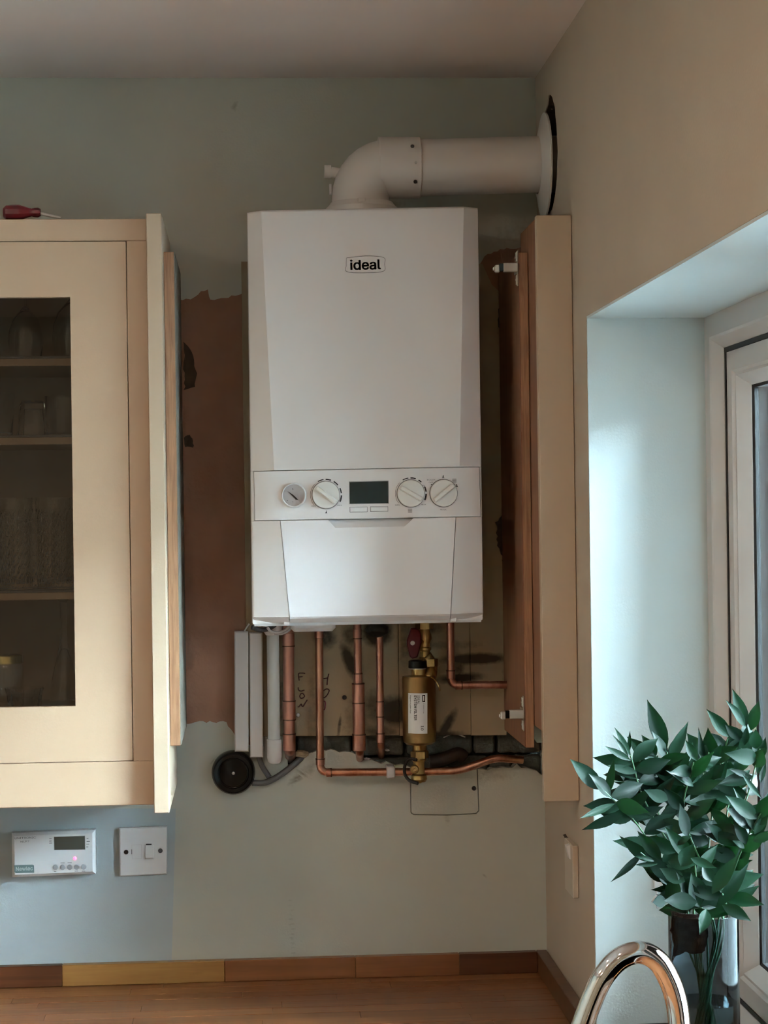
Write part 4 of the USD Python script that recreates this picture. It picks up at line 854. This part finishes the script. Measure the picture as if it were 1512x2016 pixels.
# small hook with cord on the window reveal
yh = JY - .004
t = Thing('wall_hook', 'small pale adhesive hook on the window reveal behind the leaves', 'hook')
pk = [(1286, 1702), (1294, 1704), (1295.5, 1716), (1300, 1730), (1306, 1746), (1289, 1751), (1288, 1740)]
t.add('pad', bevel_y(Polygon(XZ(pk, yh - .006)), yh - .006, .0055, .001), 'white_plastic', 30)
t.add('hook', tube(spline([P(1290, 1751, y=yh - .006), P(1294, 1760, y=yh - .014), P(1289, 1768, y=yh - .014), P(1284, 1776, y=yh - .010)], 6), .0018, 8), 'white_plastic', True)
t.add('cord', tube(spline([P(1292, 1776, y=yh - .004), P(1292.5, 1784, y=yh - .004), P(1294, 1789, y=yh - .004)], 5), .0009, 6), 'grey_plastic', True); t.done()

# ================================================================== TAP
ty = -1.57
t = Thing('mixer_tap', 'polished chrome swan neck kitchen tap in front of the window', 'tap')
cl = [P(a, c_, y=ty) for a, c_ in ((1130, 2075), (1139, 2040), (1149, 2012), (1168, 1962), (1189, 1921), (1221, 1887), (1262, 1875), (1296, 1893), (1317, 1927), (1329.5, 1962), (1336, 2000), (1338, 2040), (1339, 2090))]
base = np.array([cl[-1][0], ty, TOP + .06]); path = spline(cl + [np.array([cl[-1][0], ty, 1.15]), np.array([cl[-1][0], ty, 1.08]), base], 12)
t.add('spout', tube(path, .0119, 32), 'chrome', True)
bb_ = (base[0], ty, TOP + .0004)
t.add('body', lathe([(0, 0), (.027, 0), (.027, .006), (.023, .010), (.022, .075), (.0165, .082), (.0145, .095), (0, .095)], 36, bb_), 'chrome', 35)
t.add('lever', tube([(base[0], ty - .02, TOP + .05), (base[0], ty - .055, TOP + .058), (base[0], ty - .075, TOP + .07)], [.006, .0055, .005], 14), 'chrome', True)
q = cl[0]; dq = (cl[0] - cl[1]) / np.linalg.norm(cl[0] - cl[1]); t.add('aerator', tube([q - dq * .002, q + dq * .010], .0128, 24), 'chrome', 35); t.done()

# ================================================================== VASE WITH FOLIAGE
vy = -.87; vx = (P(1317.5, 1900, y=vy)[0] + P(1454, 1900, y=vy)[0]) / 2; vr = (P(1454, 1900, y=vy)[0] - P(1317.5, 1900, y=vy)[0]) / 2; vt = P(1386, 1797, y=vy)[2]
SZ = SILL + .0006; H = vt - SZ
t = Thing('vase', 'smoky cylindrical glass vase on the window sill', 'vase')
t.add('glass_wall', lathe([(0, 0), (vr - .003, 0), (vr, .003), (vr, H - .002), (vr - .001, H), (vr - .003, H - .001), (vr - .0035, .012), (0, .011)], 48, (vx, vy, SZ)), 'smoked_glass', 40)
wl = .115
t.add('water', lathe([(0, .0112), (vr - .0037, .0122), (vr - .0037, wl), (0, wl)], 48, (vx, vy, SZ)), 'water', 40); t.done()
O7 = (1080, 1340); Z7 = 2.9815
def fp(a, b_, y): return P(O7[0] + a / Z7, O7[1] + b_ / Z7, y=y)
def leaf(base, tip, wid, nrm, fold=.25, curl=.12):
    """A pointed oval leaf from base to tip, folded along its midrib and curled; wid in metres."""
    base, tip = np.array(base), np.array(tip); ax_ = tip - base; L = np.linalg.norm(ax_); ax_ /= L
    nrm = np.array(nrm, float); nrm -= ax_ * (nrm @ ax_); nrm /= np.linalg.norm(nrm) + 1e-9; sd = np.cross(ax_, nrm)
    S = [0, .07, .18, .32, .46, .6, .74, .86, .95, 1.0]; W = [.06, .34, .72, .97, 1.0, .86, .58, .28, .09, 0.0]; v = []
    for s_, w_ in zip(S, W):
        c_ = base + ax_ * L * s_ + nrm * (curl * L * 4 * s_ * (1 - s_) * .5 - curl * L * s_ * s_ * .2)
        for k_ in (-1, -.5, 0, .5, 1):
            v.append(c_ + sd * wid / 2 * w_ * k_ + nrm * fold * wid / 2 * w_ * (abs(k_) ** 1.5))
    f = []
    for i in range(len(S) - 1):
        for j in range(4):
            q = i * 5 + j; f += [[q, q + 1, q + 6], [q, q + 6, q + 5]]
    return trimesh.Trimesh(np.array(v), f, process=False)
# stems: end point and a waypoint (picture spots of the foliage, depth), with leaves given one by one
mouth = np.array([vx, vy, vt])
SPR = [  # (stem end, waypoint, depth of end, how it looks / where, leaves: (base, tip, width) )
 ((330, 650), (560, 900), -.95, 'sprig arching far left towards the filler panel', [((318, 640), (122, 457), 112), ((350, 662), (385, 455), 58), ((388, 722), (180, 810), 52), ((432, 790), (192, 878), 74), ((440, 770), (610, 800), 70)]),
 ((480, 440), (590, 760), -.93, 'sprig with narrow upright leaves at the upper left', [((482, 442), (385, 270), 44), ((470, 425), (478, 290), 28), ((482, 468), (327, 383), 48), ((520, 540), (340, 495), 60), ((470, 470), (376, 315), 40), ((530, 575), (362, 535), 46)]),
 ((640, 440), (650, 800), -.90, 'sprig with three curled leaves left of the tallest leaf', [((632, 440), (545, 318), 84), ((640, 447), (500, 510), 58), ((600, 640), (375, 592), 56), ((640, 620), (560, 470), 46), ((620, 470), (515, 345), 60)]),
 ((695, 420), (720, 780), -.88, 'sprig topped by the tall dark leaf against the pale reveal', [((690, 410), (577, 108), 118), ((700, 490), (822, 237), 84), ((690, 500), (640, 560), 60), ((690, 430), (688, 372), 20), ((740, 700), (620, 640), 70)]),
 ((850, 480), (800, 820), -.93, 'sprig with broad leaves in the middle of the bunch', [((838, 600), (862, 395), 80), ((850, 620), (690, 525), 72), ((830, 700), (985, 495), 78), ((820, 920), (770, 720), 96), ((700, 700), (560, 640), 90), ((870, 470), (800, 345), 70)]),
 ((940, 420), (880, 800), -.87, 'sprig holding the broad upright leaf near the window', [((960, 500), (935, 275), 122), ((1010, 620), (1048, 435), 46), ((930, 740), (985, 585), 90), ((900, 560), (880, 270), 60), ((960, 560), (880, 420), 60)]),
 ((1050, 340), (960, 780), -.84, 'sprig with dark leaves just left of the window frame', [((1060, 330), (925, 165), 96), ((1060, 340), (1145, 450), 70), ((1020, 540), (1180, 430), 84), ((1120, 520), (1025, 340), 70), ((1050, 560), (1165, 480), 70)]),
 ((1160, 280), (1050, 760), -.86, 'tallest sprig in front of the window frame', [((1162, 275), (1078, 45), 96), ((1150, 268), (1040, 112), 66), ((1188, 292), (1236, 115), 88), ((1150, 380), (1165, 262), 52), ((1185, 460), (1190, 330), 50)]),
 ((1240, 400), (1120, 800), -.91, 'sprig of shiny leaves against the window glass', [((1215, 400), (1215, 283), 92), ((1230, 470), (1275, 330), 66), ((1225, 550), (1255, 425), 44), ((1180, 560), (1060, 520), 44), ((1250, 690), (1130, 540), 40), ((1245, 600), (1275, 480), 50)]),
 ((1245, 780), (1130, 1000), -.95, 'sprig leaning right across the window sash', [((1205, 885), (1085, 625), 64), ((1210, 900), (1290, 770), 60), ((1200, 940), (1330, 900), 70), ((1150, 985), (1075, 935), 46), ((1160, 960), (1080, 800), 80), ((1240, 760), (1300, 640), 60)]),
 ((540, 1010), (700, 1150), -.97, 'low sprig drooping left with a thin curved leaf', [((548, 1012), (363, 1185), 52), ((620, 1060), (500, 1030), 34), ((640, 1075), (500, 1082), 34), ((660, 1050), (520, 880), 90), ((745, 1008), (575, 912), 104), ((700, 1200), (640, 1080), 80), ((690, 1290), (608, 1302), 84), ((720, 1180), (560, 1000), 100)]),
 ((850, 1000), (860, 1180), -1.0, 'sprig of pale broad leaves in the lower front', [((745, 962), (842, 908), 52), ((778, 1090), (852, 955), 116), ((835, 1042), (988, 1102), 66), ((700, 1060), (870, 1080), 110), ((960, 1180), (900, 1080), 90), ((800, 1180), (650, 1100), 100)]),
 ((1020, 1250), (960, 1320), -1.0, 'low sprig with the widest leaf reaching right over the vase rim', [((955, 1215), (1268, 1135), 140), ((895, 1312), (835, 1125), 140), ((1020, 1318), (1192, 1412), 88), ((985, 1330), (1180, 1065), 90), ((960, 1250), (1110, 1020), 100)]),
 ((900, 1335), (880, 1350), -1.0, 'shortest sprig bent over the front of the vase rim', [((870, 1300), (672, 1292), 128), ((925, 1342), (888, 1492), 92), ((895, 1335), (985, 1330), 30), ((760, 1180), (690, 1290), 110)]),
]
rl_ = random.Random(11)
gsp = 'leafy green sprigs in the glass vase'
for i, (end, way, yd, lab, lvs) in enumerate(SPR):
    t = Thing('foliage_sprig', 'dark green leafy ' + lab, 'plant', gsp)
    a0 = i * 2.4; foot = np.array([vx + .022 * math.cos(a0), vy + .022 * math.sin(a0), SZ + .016 + .004 * (i % 3)])
    th = mouth + np.array([.026 * math.cos(a0 + 2.6), .020 * math.sin(a0 + 2.6) - .01, -.006])
    E_, W_ = fp(*end, yd), fp(*way, (yd + vy) / 2 - .01)
    if way[1] > 1100: W_ = th + (E_ - th) * .4 + np.array([0, -.02, .012])
    st = spline([foot, foot + (th - foot) * .55, th, W_, E_], 7)
    t.add('stem', tube(st, np.linspace(.0021, .0010, len(st)), 7), 'stem_green', True)
    for (b_, tp_, w_) in lvs:
        s1 = (end[0] - b_[0]) / 700; dy = rl_.uniform(-.012, .012)
        yb_ = yd + rl_.uniform(-.01, .02); B_, T_ = fp(*b_, yb_), fp(*tp_, yb_ - rl_.uniform(-.01, .025))
        t.add('leaf', leaf(B_, T_, w_ * .86 / Z7 * 2.8 / FPX, (rl_.uniform(-.35, .35), -1, rl_.uniform(-.1, .65)), rl_.uniform(.1, .4), rl_.uniform(-.12, .16)), 'leaf_green', True)
    # side leaves along the upper stem
    up = st[int(len(st) * .56):]
    NL = 16 if i < 10 else 7
    for j in range(NL):
        q = up[int((j + .4) / (NL + 1) * len(up))]; sgn = 1 if j % 2 else -1
        dv = np.array([sgn * rl_.uniform(.3, 1), rl_.uniform(-.6, .5), rl_.uniform(-.1, .9)]); dv /= np.linalg.norm(dv); L_ = rl_.uniform(.046, .066)
        T_ = q + dv * L_; T_[0] = min(T_[0], .175)
        t.add('leaf', leaf(q, T_, rl_.uniform(.017, .024), (rl_.uniform(-.5, .5), -1, rl_.uniform(-.1, .8)), rl_.uniform(.1, .4), rl_.uniform(-.1, .15)), 'leaf_green', True)
    t.done()
# withered leaf wrapped inside the neck of the vase
t = Thing('withered_leaf', 'dark brown withered leaf mass pressed inside the neck of the vase', 'leaf')
dp_ = [(1327, 1800), (1386, 1798), (1391, 1840), (1384, 1868), (1370, 1878), (1352, 1876), (1340, 1884), (1331, 1902), (1333, 1868), (1329, 1846), (1323, 1838), (1328, 1824)]
pl_ = jag(XZ(dp_, vy - .03), .0009, .006, 15); m = refined(on_y(pl_, 0, .0016), .006); xx = np.clip((m.vertices[:, 0] - vx) / (vr - .008), -.97, .97)
m.vertices[:, 1] += vy - (vr - .009) * np.sqrt(1 - xx ** 2) + .006 * (meshkit.noise(m.vertices * 120) - .5); t.add('leaf', m, 'dead_leaf', False); t.done()
print('all built')
